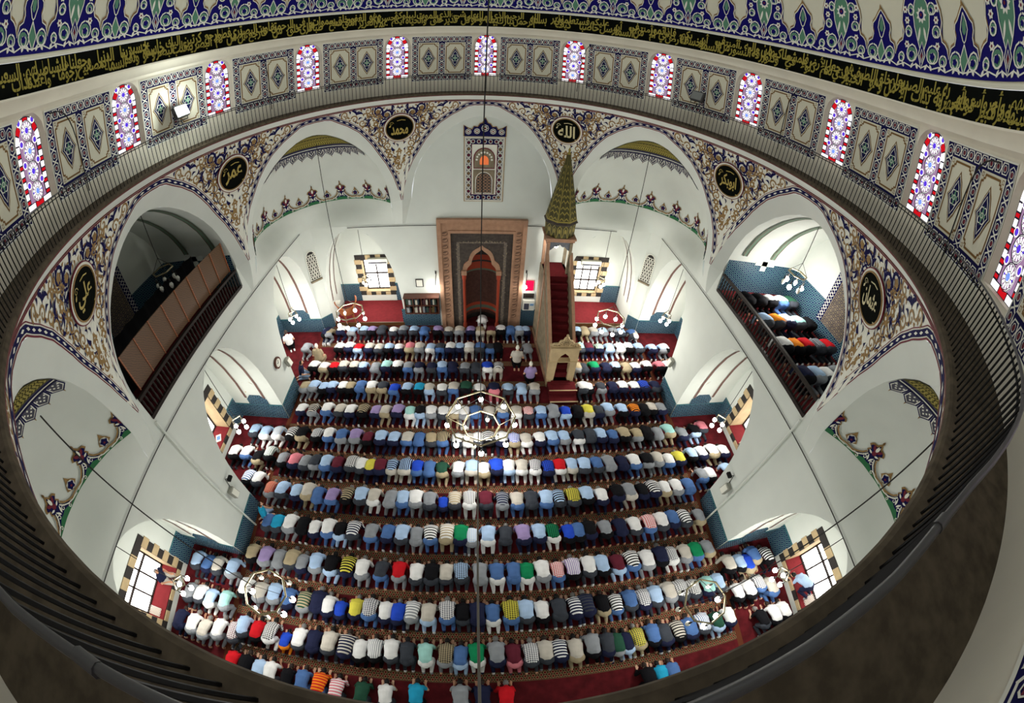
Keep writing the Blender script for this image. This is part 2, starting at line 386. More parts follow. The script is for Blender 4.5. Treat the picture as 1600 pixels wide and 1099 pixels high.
# ---- writing: joined letter forms, laid out from right to left
AR = {'ا': 'ﺍﺎ', 'أ': 'ﺃﺄ', 'إ': 'ﺇﺈ', 'آ': 'ﺁﺂ', 'ب': 'ﺏﺐﺑﺒ', 'ت': 'ﺕﺖﺗﺘ', 'ث': 'ﺙﺚﺛﺜ', 'ج': 'ﺝﺞﺟﺠ', 'ح': 'ﺡﺢﺣﺤ', 'خ': 'ﺥﺦﺧﺨ', 'د': 'ﺩﺪ', 'ذ': 'ﺫﺬ', 'ر': 'ﺭﺮ', 'ز': 'ﺯﺰ', 'س': 'ﺱﺲﺳﺴ', 'ش': 'ﺵﺶﺷﺸ', 'ص': 'ﺹﺺﺻﺼ', 'ض': 'ﺽﺾﺿﻀ', 'ط': 'ﻁﻂﻃﻄ', 'ظ': 'ﻅﻆﻇﻈ', 'ع': 'ﻉﻊﻋﻌ', 'غ': 'ﻍﻎﻏﻐ', 'ف': 'ﻑﻒﻓﻔ', 'ق': 'ﻕﻖﻗﻘ', 'ك': 'ﻙﻚﻛﻜ', 'ل': 'ﻝﻞﻟﻠ', 'م': 'ﻡﻢﻣﻤ', 'ن': 'ﻥﻦﻧﻨ', 'ه': 'ﻩﻪﻫﻬ', 'ة': 'ﺓﺔ', 'و': 'ﻭﻮ', 'ؤ': 'ﺅﺆ', 'ى': 'ﻯﻰ', 'ي': 'ﻱﻲﻳﻴ', 'ئ': 'ﺉﺊﺋﺌ', 'ء': 'ﺀ'}
LA = {'ا': 'ﻻﻼ', 'أ': 'ﻷﻸ', 'إ': 'ﻹﻺ', 'آ': 'ﻵﻶ'}
def shape(word):
    out = []; prev = False; i = 0
    while i < len(word):
        c = word[i]; nxt = word[i+1] if i+1 < len(word) else None
        if c == 'ل' and nxt in LA: out.append(LA[nxt][1 if prev else 0]); prev = False; i += 2; continue
        f = AR[c]; joins = len(f) == 4 and nxt is not None and nxt in AR and len(AR[nxt]) > 1
        out.append(f[(3 if joins else 1) if prev and len(f) > 1 else (2 if joins else 0)])
        prev = joins; i += 1
    return ''.join(out)[::-1]
WORDS = {}
def word_mesh(word, res=2):
    if word in WORDS: return WORDS[word]
    cu = bpy.data.curves.new('t', 'FONT'); cu.body = shape(word); cu.resolution_u = res; cu.size = 1.; cu.offset = .022
    o = bpy.data.objects.new('t', cu); COL.objects.link(o); bpy.context.view_layer.update()
    me = bpy.data.meshes.new_from_object(o.evaluated_get(bpy.context.evaluated_depsgraph_get()))
    vs = [(v.co.x, v.co.y) for v in me.vertices]; fs = [tuple(p.vertices) for p in me.polygons]
    bpy.data.objects.remove(o); bpy.data.curves.remove(cu); bpy.data.meshes.remove(me)
    WORDS[word] = (vs, fs); return WORDS[word]
def write(mb, text, fn, mat, u1, width, v0, height, stack=True):
    """right edge at u1, running towards smaller u; words alternate between a low and a high line"""
    ws = text.split(); L = []; x = 0.
    for i, w in enumerate(ws):
        vs, fs = word_mesh(w); a = min(p[0] for p in vs); b = max(p[0] for p in vs)
        L.append((vs, fs, a, b-a, x)); x += (b-a)*(.50 if stack else 1.12)+.03
    last = L[-1]; tot = last[4]+last[3]; k = width/tot
    for i, (vs, fs, a, w, x0) in enumerate(L):
        hi = stack and i % 2
        y0, y1 = min(p[1] for p in vs), max(p[1] for p in vs)
        h = height*(.70 if stack else 1.); base = v0+(height-h if hi else 0.)
        sy = h/max(.75, y1-y0)
        mb.add([fn(u1-(x0+w-(p[0]-a))*k, base+(p[1]-y0)*sy) for p in vs], fs, mat)
mb = MB()
mb.grid(lambda u, v: rev(360*u, 13.285+v*.57, 7.44-.03*v), 160, 2, 0)
mb.grid(lambda u, v: rev(360*u, 13.855+v*.075, 7.40-.02*v), 160, 1, 2)
bfn = lambda u, v: rev(u, v, 7.44-.03*(v-13.285)/.57-.006)
T1 = 'بسم الله الرحمن الرحيم تبارك الذي بيده الملك وهو على كل شيء قدير الذي خلق الموت والحياة ليبلوكم أيكم أحسن عملا وهو العزيز الغفور الذي خلق سبع سموات طباقا ما ترى في خلق الرحمن من تفاوت فارجع البصر هل ترى من فطور ثم ارجع البصر كرتين ينقلب إليك البصر خاسئا وهو حسير ولقد زينا السماء الدنيا بمصابيح وجعلناها رجوما للشياطين وأعتدنا لهم عذاب السعير'
T2 = 'إن الذين يخشون ربهم بالغيب لهم مغفرة وأجر كبير وأسروا قولكم أو اجهروا به إنه عليم بذات الصدور ألا يعلم من خلق وهو اللطيف الخبير هو الذي جعل لكم الأرض ذلولا فامشوا في مناكبها وكلوا من رزقه وإليه النشور أأمنتم من في السماء أن يخسف بكم الأرض فإذا هي تمور أم أمنتم من في السماء أن يرسل عليكم حاصبا فستعلمون كيف نذير'
write(mb, T1, bfn, 1, 15., 133., 13.315, .52); write(mb, T2, bfn, 1, 141., 125., 13.315, .52)
struct(mb.build('trim_2', [BLACKG, SCRIPT, PWHITE]))

# painted shell of the dome; crown left out, an invented opening for sky light
mb = MB(); mb.grid(lambda u, v: rev(360*u, 13.9+v*3.6, dome_r(13.9+v*3.6)), 320, 30)
NM = 19; OFF = 12.6; mw = 2*pi*7.25/NM
half = [(0, 16.3), (.16, 15.85), (.34, 15.45), (.47, 15.2), (.55, 15.0), (.58, 14.83), (.53, 14.66), (.57, 14.52), (.66, 14.47), (.72, 14.40), (.765, 14.24), (.83, 14.42), (.93, 14.47), (.965, 14.58), (.93, 14.68), (.95, 14.79), (1.03, 14.86), (1.1, 14.95), (mw/2, 15.06)]
def dm(u, z, l, k): return rev(OFF+360*k/NM+degrees(u/7.25), z, dome_r(min(z, 16.35))-l)
P = Paint()
for s in (-1, 1):
    for i in range(len(half)-1):
        (a, za), (b, zb2) = half[i], half[i+1]
        for q in range(12): P.add([[(s*a, lerp(13.93, za, q/12)), (s*b, lerp(13.93, zb2, q/12)), (s*b, lerp(13.93, zb2, (q+1)/12)), (s*a, lerp(13.93, za, (q+1)/12))]], 1)
    P.add(o_ribbon([(s*a, z) for a, z in half], .035), 2, 2)
    P.add(o_ribbon([(s*a*1.0, z-.045) for a, z in half], .022), 3, 3)
def scroll(cx, cy, r, s): return o_spiral(cx, cy, r, 1.2, pi/2, .028, s)
for s in (-1, 1):
    for (cx, cy, r) in ((.30, 14.22, .19), (.60, 14.14, .11), (.95, 14.16, .17), (.40, 14.62, .12), (.30, 15.0, .12)):
        P.add(o_disc(s*cx, cy, r*.75, 10), 4, 2); P.add(scroll(s*cx, cy, r, s), 3, 3); P.add(scroll(s*cx+.02, cy, r*.98, -s), 3, 3)
        P.add(o_rosette(s*cx, cy, r*.4, 5), 1, 4)
    for (cx, cy) in ((.42, 14.83), (.2, 15.28), (.46, 15.02), (.44, 14.40)):
        P.add(o_rosette(s*cx, cy, .075, 6), 3, 3); P.add(o_disc(s*cx, cy, .025, 6), 5, 4)
    P.add(o_ribbon([(s*x, y) for x, y in ((.0, 14.0), (.15, 14.06), (.3, 14.0), (.5, 14.05), (.7, 13.98), (.9, 14.05), (1.2, 14.0))], .024), 3, 3)
    for i in range(6): P.add(o_leaf(s*(.1+.2*i), 13.97, .13, .06, pi/2+s*(.5 if i % 2 else -.5)), 3, 3)
drop = lambda s, cy=14.82: [(s*x, cy+s*y) for x, y in ((0, .58), (.08, .42), (.17, .28), (.22, .1), (.2, -.1), (.13, -.3), (.06, -.45), (0, -.58), (-.06, -.45), (-.13, -.3), (-.2, -.1), (-.22, .1), (-.17, .28), (-.08, .42))]
for q in range(8):
    ys = [p for p in drop(1.)]
    P.add([[(-interp([(-.58,0),(-.45,.06),(-.3,.13),(-.1,.2),(.1,.22),(.28,.17),(.42,.08),(.58,0)], a), 14.82+a) for a in (lerp(-.58, .58, q/8), lerp(-.58, .58, (q+1)/8))]+[(interp([(-.58,0),(-.45,.06),(-.3,.13),(-.1,.2),(.1,.22),(.28,.17),(.42,.08),(.58,0)], a), 14.82+a) for a in (lerp(-.58, .58, (q+1)/8), lerp(-.58, .58, q/8))]], 4, 2)
P.add(o_ribbon(drop(1.06), .022, True), 3, 3)
P.add(o_rosette(0, 14.92, .15, 9), 3, 3); P.add(o_disc(0, 14.92, .07, 8), 1, 4); P.add(o_disc(0, 14.92, .03, 6), 5, 5)
for s in (-1, 1): P.add(o_leaf(s*.05, 14.72, .3, .06, -pi/2+s*.25), 3, 3)
dia2 = lambda s: [(s*x, 14.2+s*y) for x, y in ((0, .26), (.1, .03), (.05, -.08), (0, -.22), (-.05, -.08), (-.1, .03))]
P.add([dia2(1.)], 1, 3); P.add(o_ribbon(dia2(1.), .024, True), 3, 4); P.add(o_ribbon(dia2(.5), .018, True), 3, 4); P.add([dia2(.3)], 5, 4)
for s in (-1, 1): # small peak: painted in halves at the edge of the repeat
    x = s*mw/2
    P.add([[(x, 14.42), (x-s*.1, 14.2), (x, 14.0)]], 4, 2); P.add(o_ribbon([(x, 14.44), (x-s*.11, 14.2), (x, 13.98)], .022), 3, 3)
    P.add(o_ribbon([(x, 14.92), (x-s*.07, 14.78), (x-s*.1, 14.66), (x-s*.04, 14.5), (x, 14.46)], .02), 3, 3)
    P.add([[(x, 14.86), (x-s*.055, 14.75), (x-s*.05, 14.63), (x, 14.58)]], 4, 2)
    P.add([[(x, 15.12), (x-s*.03, 15.05), (x, 14.99)]], 2, 4)
for k in range(NM):
    if abs((OFF+360*k/NM+180) % 360-180) < 150: P.lay(mb, lambda u, z, l, k=k: dm(u, z, l, k), .005, .008)
struct(mb.build('ceiling', [DOMECR, DBLUE, GOLD, PWHITE, GREEN, MAROON], smooth=30))

# ------------------------------------------------------------------ walkway, fascia, railing
ZW = 10.94; RR = 7.07
mb = MB()
mb.lathe([(7.9, ZW), (RR+.02, ZW), (RR, ZW-.02), (RR, ZW-.075)], n=180)
mb.lathe([(RR, ZW-.075), (RR+.012, ZW-.105)], n=180, mat=1)
struct(mb.build('floor_walkway', [CONC, REDLINE]))
mb = MB()
mb.lathe([(RR+.012, ZW-.105), (RR+.05, ZW-.13), (7.2, 10.78), (7.33, 10.70), (7.372, 10.665)], n=180)
mb.lathe([(7.372, 10.665), (7.382, 10.635)], n=180, mat=1)
struct(mb.build('trim_3', [WHITE, REDLINE], smooth=40))

rail = tag(empty('railing', (0, 0, ZW)), 'black iron railing with thin upright bars running round the dome walkway', 'railing')
RB = 7.14
RT = [(0, 7.11), (150, 7.15), (157.5, 7.17), (162, 7.14), (167.5, 7.06), (171, 7.015), (174, 7.035), (177, 7.05), (183, 7.09), (185, 7.11), (187, 7.14), (195, 7.14), (360, 7.11)]
rail_r = lambda a: interp(RT, a % 360)
mb = MB(); mb.tube([(rail_r(2*i)*sin(radians(2*i)), rail_r(2*i)*cos(radians(2*i)), .64) for i in range(180)], .0118, 8, closed=True)
mb.build('handrail', PIPE, rail, smooth=60)
mb = MB(); mb.tube([((rail_r(2*i)+.012)*sin(radians(2*i)), (rail_r(2*i)+.012)*cos(radians(2*i)), .585) for i in range(180)], .009, 6, closed=True)
mb.build('lower_rail', IRON, rail)
def bar(mb, az):
    a = radians(az); r0, r1 = RB, rail_r(az)
    mb.tube([(r0*sin(a), r0*cos(a), .0), (r1*sin(a), r1*cos(a), .63)], .0085, 5)
order = sorted(range(360), key=lambda d: -abs(((d+.43+180) % 360)-180) if abs(((d+.43+180) % 360)-180) < 176 else 999)
for d in order[:100]:
    mb = MB(); bar(mb, d+.43); mb.build('bar', IRON, rail)
mb = MB()
for d in order[100:]: bar(mb, d+.43)
mb.build('bar', IRON, rail)['kind'] = 'stuff'
for d in range(4, 360, 12): # couplings along the handrail
    a = radians(d); mb = MB(); mb.tube([(rail_r(d)*sin(a+q), rail_r(d)*cos(a+q), .64) for q in (-.004, .004)], .0152, 8); mb.build('coupling', PIPE, rail, smooth=60)

# ------------------------------------------------------------------ the eight arches
PHI = [(0, -.202), (2.5, -.2035), (4.2, -.209), (6.4, -.230), (8.5, -.249), (11.6, -.287), (13.5, -.323), (15.3, -.364), (17, -.415), (18.8, -.467), (20.5, -.535), (21.8, -.62), (22.25, -.668)]
PHI = [(p, 12.06+8*z) for p, z in PHI]
def sph_r(z): return 8*sqrt(1.0717-((z-12.06)/8+.6437)**2)
def arch_z(phi): return interp(PHI, abs(phi))
INN = [(0, 9.97), (.25, 9.95), (.55, 9.87), (1.0, 9.65), (1.5, 9.3), (2.0, 8.82), (2.4, 8.27), (2.65, 7.7), (2.8, 7.1), (2.85, 6.6)]
def frame(i):
    a = radians(45*i); D = (sin(a), cos(a)); S = (cos(a), -sin(a))
    return lambda l, q, z: (q*D[0]+l*S[0], q*D[1]+l*S[1], z)
def sph(i, phi, z, lift=0.): return rev(45*i+phi, z, sph_r(z)-lift)
SPM = [PWHITE, NAVY, GOLD, MAROON, GREYP]
ZT = 10.64
for i in range(-3, 5):
    mb = MB(); N = 36
    ph = [22.5*(2*j/N-1) for j in range(N+1)]
    az = lambda p: arch_z(p) if abs(p) < 22.25 else 6.72
    for a, b in zip(ph, ph[1:]):
        for q in range(6):
            za0, za1 = lerp(az(a), ZT, q/6), lerp(az(a), ZT, (q+1)/6); zb0, zb1 = lerp(az(b), ZT, q/6), lerp(az(b), ZT, (q+1)/6)
            mb.poly([sph(i, a, za0), sph(i, b, zb0), sph(i, b, zb1), sph(i, a, za1)])
    # painted border along the arch
    cur = resample([(radians(p)*8, z) for p, z in ([(-p, z) for p, z in PHI[::-1]]+PHI[1:])], 120)
    def off(d):
        out = []
        for j in range(len(cur)):
            a, b = cur[max(0, j-1)], cur[min(len(cur)-1, j+1)]; dx, dy = b[0]-a[0], b[1]-a[1]; L = hypot(dx, dy)
            x, y = cur[j][0]-dy/L*d, cur[j][1]+dx/L*d; m = 3.1416-.004
            out.append((max(-m, min(m, x)), y))
        return out
    P = Paint()
    def band(d0, d1, mat, lift):
        A, B = off(d0), off(d1); P.add([[A[j], A[j+1], B[j+1], B[j]] for j in range(len(A)-1)], mat, lift)
    band(0, .028, 3, 1); band(.045, .145, 1, 1); band(.165, .182, 3, 1)
    A, B, Cc = off(.07), off(.12), off(.095)
    for j in range(1, 119, 3):
        P.add([[Cc[j], A[min(120, j+1)], A[min(120, j+1)], Cc[min(120, j+2)], B[min(120, j+1)]]], 0, 2)
    top = [(radians(p)*8, ZT-.03) for p in ph]
    P.add(o_ribbon(top, .03), 3, 1)
    # scrolling flowers, mirrored about the middle of the arch
    rnd = random.Random(11)
    def ok(x, y, m):
        p = degrees(x/8)
        if y > ZT-.04-m or p > 22.3 or p < 0: return False
        if hypot(x-pi, y-9.72) < .57+m: return False
        return all(hypot(x-a, y-b) > .195+m for a, b in cur) and y > arch_z(p)
    pts = []; items = []
    for t in range(14000):
        x, y = rnd.uniform(0, pi), rnd.uniform(6.9, ZT)
        k = rnd.random(); r = (.20 if k < .35 else .13 if k < .85 else .08) if t < 5000 else (.10 if k < .3 else .06 if t < 11000 else .042)
        if ok(x, y, r*.7) and all(hypot(x-a, y-b) > (r+q)*.76 for a, b, q in pts):
            pts.append((x, y, r)); items.append((x, y, r, rnd.random(), rnd.uniform(0, 2*pi)))
    vines = []
    for t in range(400):
        x, y, a, g = rnd.uniform(.1, pi), rnd.uniform(7.2, ZT), rnd.uniform(0, 2*pi), rnd.choice((-1, 1)); pth = [(x, y)]
        for q in range(9): a += g*(.28 if q < 5 else -.35); x += .085*cos(a); y += .085*sin(a); pth.append((x, y))
        if all(ok(u, v, .02) for u, v in pth) and len(vines) < 46: vines.append((pth, t % 3))
    for s in (-1, 1):
        M = lambda ps: [[(s*x, y) for x, y in p] for p in ps]
        for pth, c in vines: P.add(M(o_ribbon(pth, .04)), 1 if c == 0 else 2, 1)
        for x, y, r, k, a in items:
            if r > .17:
                if k < .72:
                    P.add(M(o_rosette(x, y, r, 8, a, .9)), 2, 2); P.add(M(o_disc(x, y, r*.38, 8)), 2, 3); P.add(M(o_ring(x, y, r*.26, .02, 8)), 0, 4)
                    for q in range(4): P.add(M(o_leaf(x+r*.9*cos(a+q*1.57), y+r*.9*sin(a+q*1.57), r*.8, .065, a+q*1.57+.9, .25)), 4 if q % 2 else 1, 1)
                else:
                    P.add(M(o_spiral(x, y, r, 1.3, a, .07)), 1, 2); P.add(M(o_leaf(x+r*cos(a), y+r*sin(a), r*1.1, .085, a+1.2, .2)), 1, 2)
                    P.add(M(o_rosette(x, y, r*.5, 5, a)), 2, 3); P.add(M(o_spiral(x, y, r*1.2, .8, a+pi, .05)), 1, 1)
            elif r > .09:
                if k < .4: P.add(M(o_spiral(x, y, r*1.1, 1.2, a, .05, -1)), 2, 2)
                elif k < .7: P.add(M(o_leaf(x-r*cos(a), y-r*sin(a), r*2.2, .085, a, .25)), 1, 2); P.add(M(o_leaf(x-r*cos(a), y-r*sin(a), r*1.5, .05, a+.8, .2)), 1, 2)
                else: P.add(M(o_rosette(x, y, r, 6, a)), 2, 2); P.add(M(o_disc(x, y, r*.3, 6)), 0, 3)
            else:
                P.add(M(o_leaf(x-r*cos(a), y-r*sin(a), r*2.3, .062, a, .3)), 2 if k < .55 else 4 if k < .68 else 1, 2)
    P.lay(mb, lambda x, y, l: sph(i, degrees(x/8), y, l), .0025)
    struct(mb.build('wall_spandrel_%d' % (i+4), SPM))

# splayed soffits between the decorated arch and the inner arch
for i in range(-3, 5):
    F = frame(i); mb = MB()
    oc = resample([(sph_r(z)*sin(radians(p)), sph_r(z)*cos(radians(p)), z) for p, z in ([(-p, z) for p, z in PHI[::-1]]+PHI[1:])], 48)
    ic = resample([(-w, 8., z) for w, z in INN[::-1]]+[(w, 8., z) for w, z in INN[1:]], 48)
    mb.strip([F(*p) for p in oc], [F(*p) for p in ic])
    for s in (-1, 1):
        zz = [6.72, 6.4, 6.0, 5.5]
        A = [F(s*8.28*sin(radians(22.5)), 8.28*cos(radians(22.5)), 6.72)]; A = []
        B = []
        for z in zz:
            t = (6.72-z)/1.22; r = lerp(8.28, 8.659, t**1.5); A.append(F(s*r*sin(radians(22.5)), r*cos(radians(22.5)), z))
            q = F(s*2.85, 8., min(z, 6.6))
            if i % 2: # the corner niches come forward of the square wall: lead the edge back to it
                e = F(s*3.31, 8., z); sx = 1 if q[0] > 0 else -1; sy = 1 if q[1] > 0 else -1
                tgt = (q[0], sy*8., z) if abs(q[1]) > abs(q[0]) else (sx*8., q[1], z)
                q = (lerp(q[0], tgt[0], t), lerp(q[1], tgt[1], t), z)
            else:
                q = F(s*lerp(2.85, 3.2, t), 8., z)
            B.append(q)
        mb.strip(A, B)
    struct(mb.build('wall_arch_%d' % (i+4), WHITE, smooth=40))

# corner half-domes
CRW = [WHITE, DGREEN, GOLD, NAVY, PWHITE, MAROON, flat('olive_ground', srgb(70, 66, 28), .8, .1), SCRIPT, GREYP]
prof = [(2.85, 6.6), (2.8, 7.1), (2.65, 7.7), (2.4, 8.27), (2.0, 8.82), (1.5, 9.3), (1.0, 9.65), (.55, 9.87), (.25, 9.95), (.001, 9.97)]
PL = [0.]
for a, b in zip(prof, prof[1:]): PL.append(PL[-1]+hypot(a[0]-b[0], a[1]-b[1]))
def prof_at(s): return interp(list(zip(PL, [p[0] for p in prof])), s), interp(list(zip(PL, [p[1] for p in prof])), s)
for i in (-3, -1, 1, 3):
    F = frame(i); mb = MB()
    def sd(al, s, lift=0.):
        r, z = prof_at(s); return F((r-lift)*cos(al), 8.+(r-lift)*sin(al), z-lift*.3)
    mb.grid(lambda u, v: sd(pi*u, PL[-1]*v), 32, 24)
    # loft from the ring down to the square corner
    ang = [pi*j/32 for j in range(33)]
    sx, sy = (1 if i > 0 else -1), (1 if abs(i) == 1 else -1)
    e0 = F(2.85, 8., 0); e1 = F(-2.85, 8., 0)
    pl = []
    for e in (e0, e1): pl.append((e[0], sy*8.) if abs(e[1]) > abs(e[0]) else (sx*8., e[1]))
    C7 = 7.57 if sy > 0 else 7.99; crn = [(sx*8., sy*C7, 0), (sx*C7, sy*8., 0)]
    if abs(pl[0][1]) > 7.99: crn = crn[::-1]
    poly = resample([(*pl[0], 0), *crn, (*pl[1], 0)], 32)
    def loft(u, v):
        a = sd(pi*u, 0.); b = poly[int(round(u*32))]; t = v*v*(3-2*v)*.6+.4*v
        return (lerp(a[0], b[0], t), lerp(a[1], b[1], t), lerp(6.6, 5.5, v))
    mb.grid(loft, 32, 8)
    # painted cresting and the hanging frieze at the crown
    P = Paint(); R = 2.83; per = pi*R/7
    for k in range(15):
        cx = per*k/2
        if k % 2 == 0:
            half_l = [1] if k == 0 else [-1] if k == 14 else [-1, 1]
            for s in half_l:
                m = lambda ps: [[(cx+s*x, y) for x, y in p] for p in ps]
                P.add(m([[(0, -.01), (.50, -.01), (.36, .08), (.22, .15), (.10, .24), (0, .28)]]), 1, 1)
                P.add(m([[(0, .14), (.10, .16), (.26, .09), (.40, .05), (.34, .14), (.22, .22), (.15, .32), (.13, .40), (0, .42)]]), 3, 2)
                P.add(m([[(0, .33), (.13, .33), (.21, .41), (.16, .50), (.25, .56), (.20, .66), (.08, .69), (0, .84)]]), 2, 1)
                P.add(m([[(0, .36), (.11, .36), (.17, .41), (.13, .50), (.20, .56), (.16, .63), (.05, .65), (0, .76)]]), 3, 2)
                P.add(m([[(0, .40), (.06, .44), (.05, .52), (0, .58)]]), 5, 3); P.add(m(o_leaf(.03, .52, .19, .085, .95)), 5, 3); P.add(m(o_leaf(.008, .54, .20, .06, pi/2-.05)), 4, 4); P.add(m(o_leaf(.05, .42, .12, .05, .4)), 4, 3)
                P.add(m(o_ribbon([(.64, .13), (.46, .12), (.33, .18), (.22, .28), (.17, .38)], .04)), 2, 3); P.add(m(o_ribbon([(.60, .06), (.42, .08), (.28, .14), (.17, .24), (.11, .36)], .028)), 4, 3)
                P.add(m(o_spiral(.12, .22, .07, 1.1, 0, .022)), 4, 3); P.add(m(o_spiral(.28, .07, .05, 1.1, 1., .02)), 4, 3); P.add(m(o_leaf(.02, .2, .18, .05, 1.2)), 4, 3); P.add(m(o_leaf(0, .80, .13, .06, pi/2)), 2, 2)
        else:
            P.add([[(cx+.0, .14), (cx+.06, .18), (cx+.18, .26), (cx+.13, .35), (cx+.06, .43), (cx, .56), (cx-.06, .43), (cx-.13, .35), (cx-.18, .26), (cx-.06, .18)]], 2, 1)
            P.add(o_disc(cx, .30, .12, 8), 4, 2); P.add(o_rosette(cx, .30, .115, 5, pi/2), 3, 3); P.add(o_disc(cx, .30, .03, 6), 5, 4)
            P.add(o_ribbon([(cx-.32, .07), (cx-.15, .10), (cx, .13), (cx+.15, .10), (cx+.32, .07)], .035), 2, 2)
    P.add([[(pi*R*j/40, -.015), (pi*R*(j+1)/40, -.015), (pi*R*(j+1)/40, .04), (pi*R*j/40, .04)] for j in range(40)], 1, 1)
    P.lay(mb, lambda x, y, l: sd(x/R, y, l+.004), .013, keep=lambda x, y: -.01 <= x <= pi*R+.01)
    P = Paint(); T = PL[-1]
    def ringp(d0, d1, mat, lift):
        n = max(1, int((d1-d0)/.1))
        for q in range(n):
            a, b = lerp(d0, d1, q/n), lerp(d0, d1, (q+1)/n); P.add([[(pi*j/40, a), (pi*(j+1)/40, a), (pi*(j+1)/40, b), (pi*j/40, b)] for j in range(40)], mat, lift)
    ringp(.03, 1.62, 6, 1)
    for j in range(48):
        a = pi*(j+.5)/48
        for d in (.7, 1.05, 1.4):
            w_ = (.5 if d < 1 else .3)/2
            P.add(o_ribbon([(a-.03, d-.12+.08*(j % 2)), (a+.01, d-.05), (a-.01, d+.06), (a+.035, d+.14)], .034), 7, 2)
        P.add([[(a-.02, 1.2), (a+.02, 1.24), (a+.02, 1.36), (a-.02, 1.32)]], 7, 2)
    ringp(1.62, 1.88, 8, 1); ringp(1.66, 1.71, 3, 2); ringp(1.74, 1.78, 4, 2); ringp(1.83, 1.87, 3, 2)
    for j in range(16):
        a0, a1 = pi*j/16, pi*(j+1)/16; am = (a0+a1)/2; w = a1-a0
        P.add([[(a0+.008, 1.87), (a1-.008, 1.87), (a1-.012, 2.22), (am+.025, 2.40), (am, 2.45), (am-.025, 2.40), (a0+.012, 2.22)]], 8, 1); P.add(o_ribbon([(a0+.012, 1.88), (a0+.014, 2.2), (am, 2.42), (a1-.014, 2.2), (a1-.012, 1.88)], .02), 3, 2)
        P.add(o_ribbon([(a0+.022, 1.9), (a0+.026, 2.18), (am, 2.38), (a1-.026, 2.18), (a1-.022, 1.9)], .016), 4, 2)
        for (q, d) in ((-.3, 2.0), (0, 1.95), (.3, 2.0), (-.15, 2.1), (.15, 2.1), (0, 2.2)):
            c = am+q*w*.9; P.add([[(c-.014, d), (c, d-.05), (c+.014, d), (c, d+.05)]], 4, 2)
        P.add([[(am-.01, 2.42), (am+.01, 2.42), (am, 2.54)]], 2, 1)
    P.lay(mb, lambda a, d, l: sd(a, T-d, l+.006), .011, keep=lambda a, d: -.01 <= a <= pi+.01)
    struct(mb.build('wall_niche_%d' % ((i+5)//2), CRW, smooth=40))

# ------------------------------------------------------------------ square walls with arched bays
LOW = [(0, 5.40), (.3, 5.34), (.7, 5.12), (1.1, 4.68), (1.45, 4.05), (1.72, 3.2), (1.9, 2.2), (1.97, 1.2), (2.0, 0.)]
def top_of(prof):
    t = sorted((w, z) for w, z in prof); return lambda u: interp(t, abs(u))
def arch_wall(mb, fn, u0, u1, z0, z1, ops, mat=0):
    cuts = {u0, u1}
    for c, pr in ops:
        W = max(w for w, z in pr)
        for j in range(25): cuts.add(round(c+W*sin(pi/2*(j/12-1)), 4))
    us = sorted(u for u in cuts if u0-1e-6 <= u <= u1+1e-6)
    for a, b in zip(us, us[1:]):
        zb = zc = z0
        for c, pr in ops:
            W = max(w for w, z in pr)
            if abs((a+b)/2-c) < W: zb, zc = top_of(pr)(a-c), top_of(pr)(b-c)
        mb.poly([fn(a, zb), fn(b, zc), fn(b, z1), fn(a, z1)], mat)
def outline(c, pr, n=40): return resample([(c-w, z) for w, z in pr[::-1]]+[(c+w, z) for w, z in pr[1:]], n)
ZD = .84; DEP = 2.4
SIDE_C = (5.56, 0., -5.98); CH = 7.57
GAL = INN+[(2.8, 5.97)]
def dado(mb, A, B, z0=0., z1=ZD, off=.015, mat=1, bmat=2):
    """tile panel along the floor line A-B (2-D), a hair proud of the wall to its left"""
    dx, dy = B[0]-A[0], B[1]-A[1]; L = hypot(dx, dy); n = (-dy/L*off, dx/L*off)
    a = (A[0]+n[0], A[1]+n[1]); b = (B[0]+n[0], B[1]+n[1])
    mb.poly([(*a, z0), (*b, z0), (*b, z1-.05), (*a, z1-.05)], mat)
    mb.poly([(*a, z1-.05), (*b, z1-.05), (*b, z1), (*a, z1)], bmat); mb.poly([(*a, z1), (*b, z1), (*B, z1), (*A, z1)], bmat)
RIB = flat('brown_rib_paint', srgb(120, 92, 84), .8, .2, .3, 14.)
WM = [WHITE, TILE, TILEB, RIB, BLKST, STONE, TILE_DIAG]
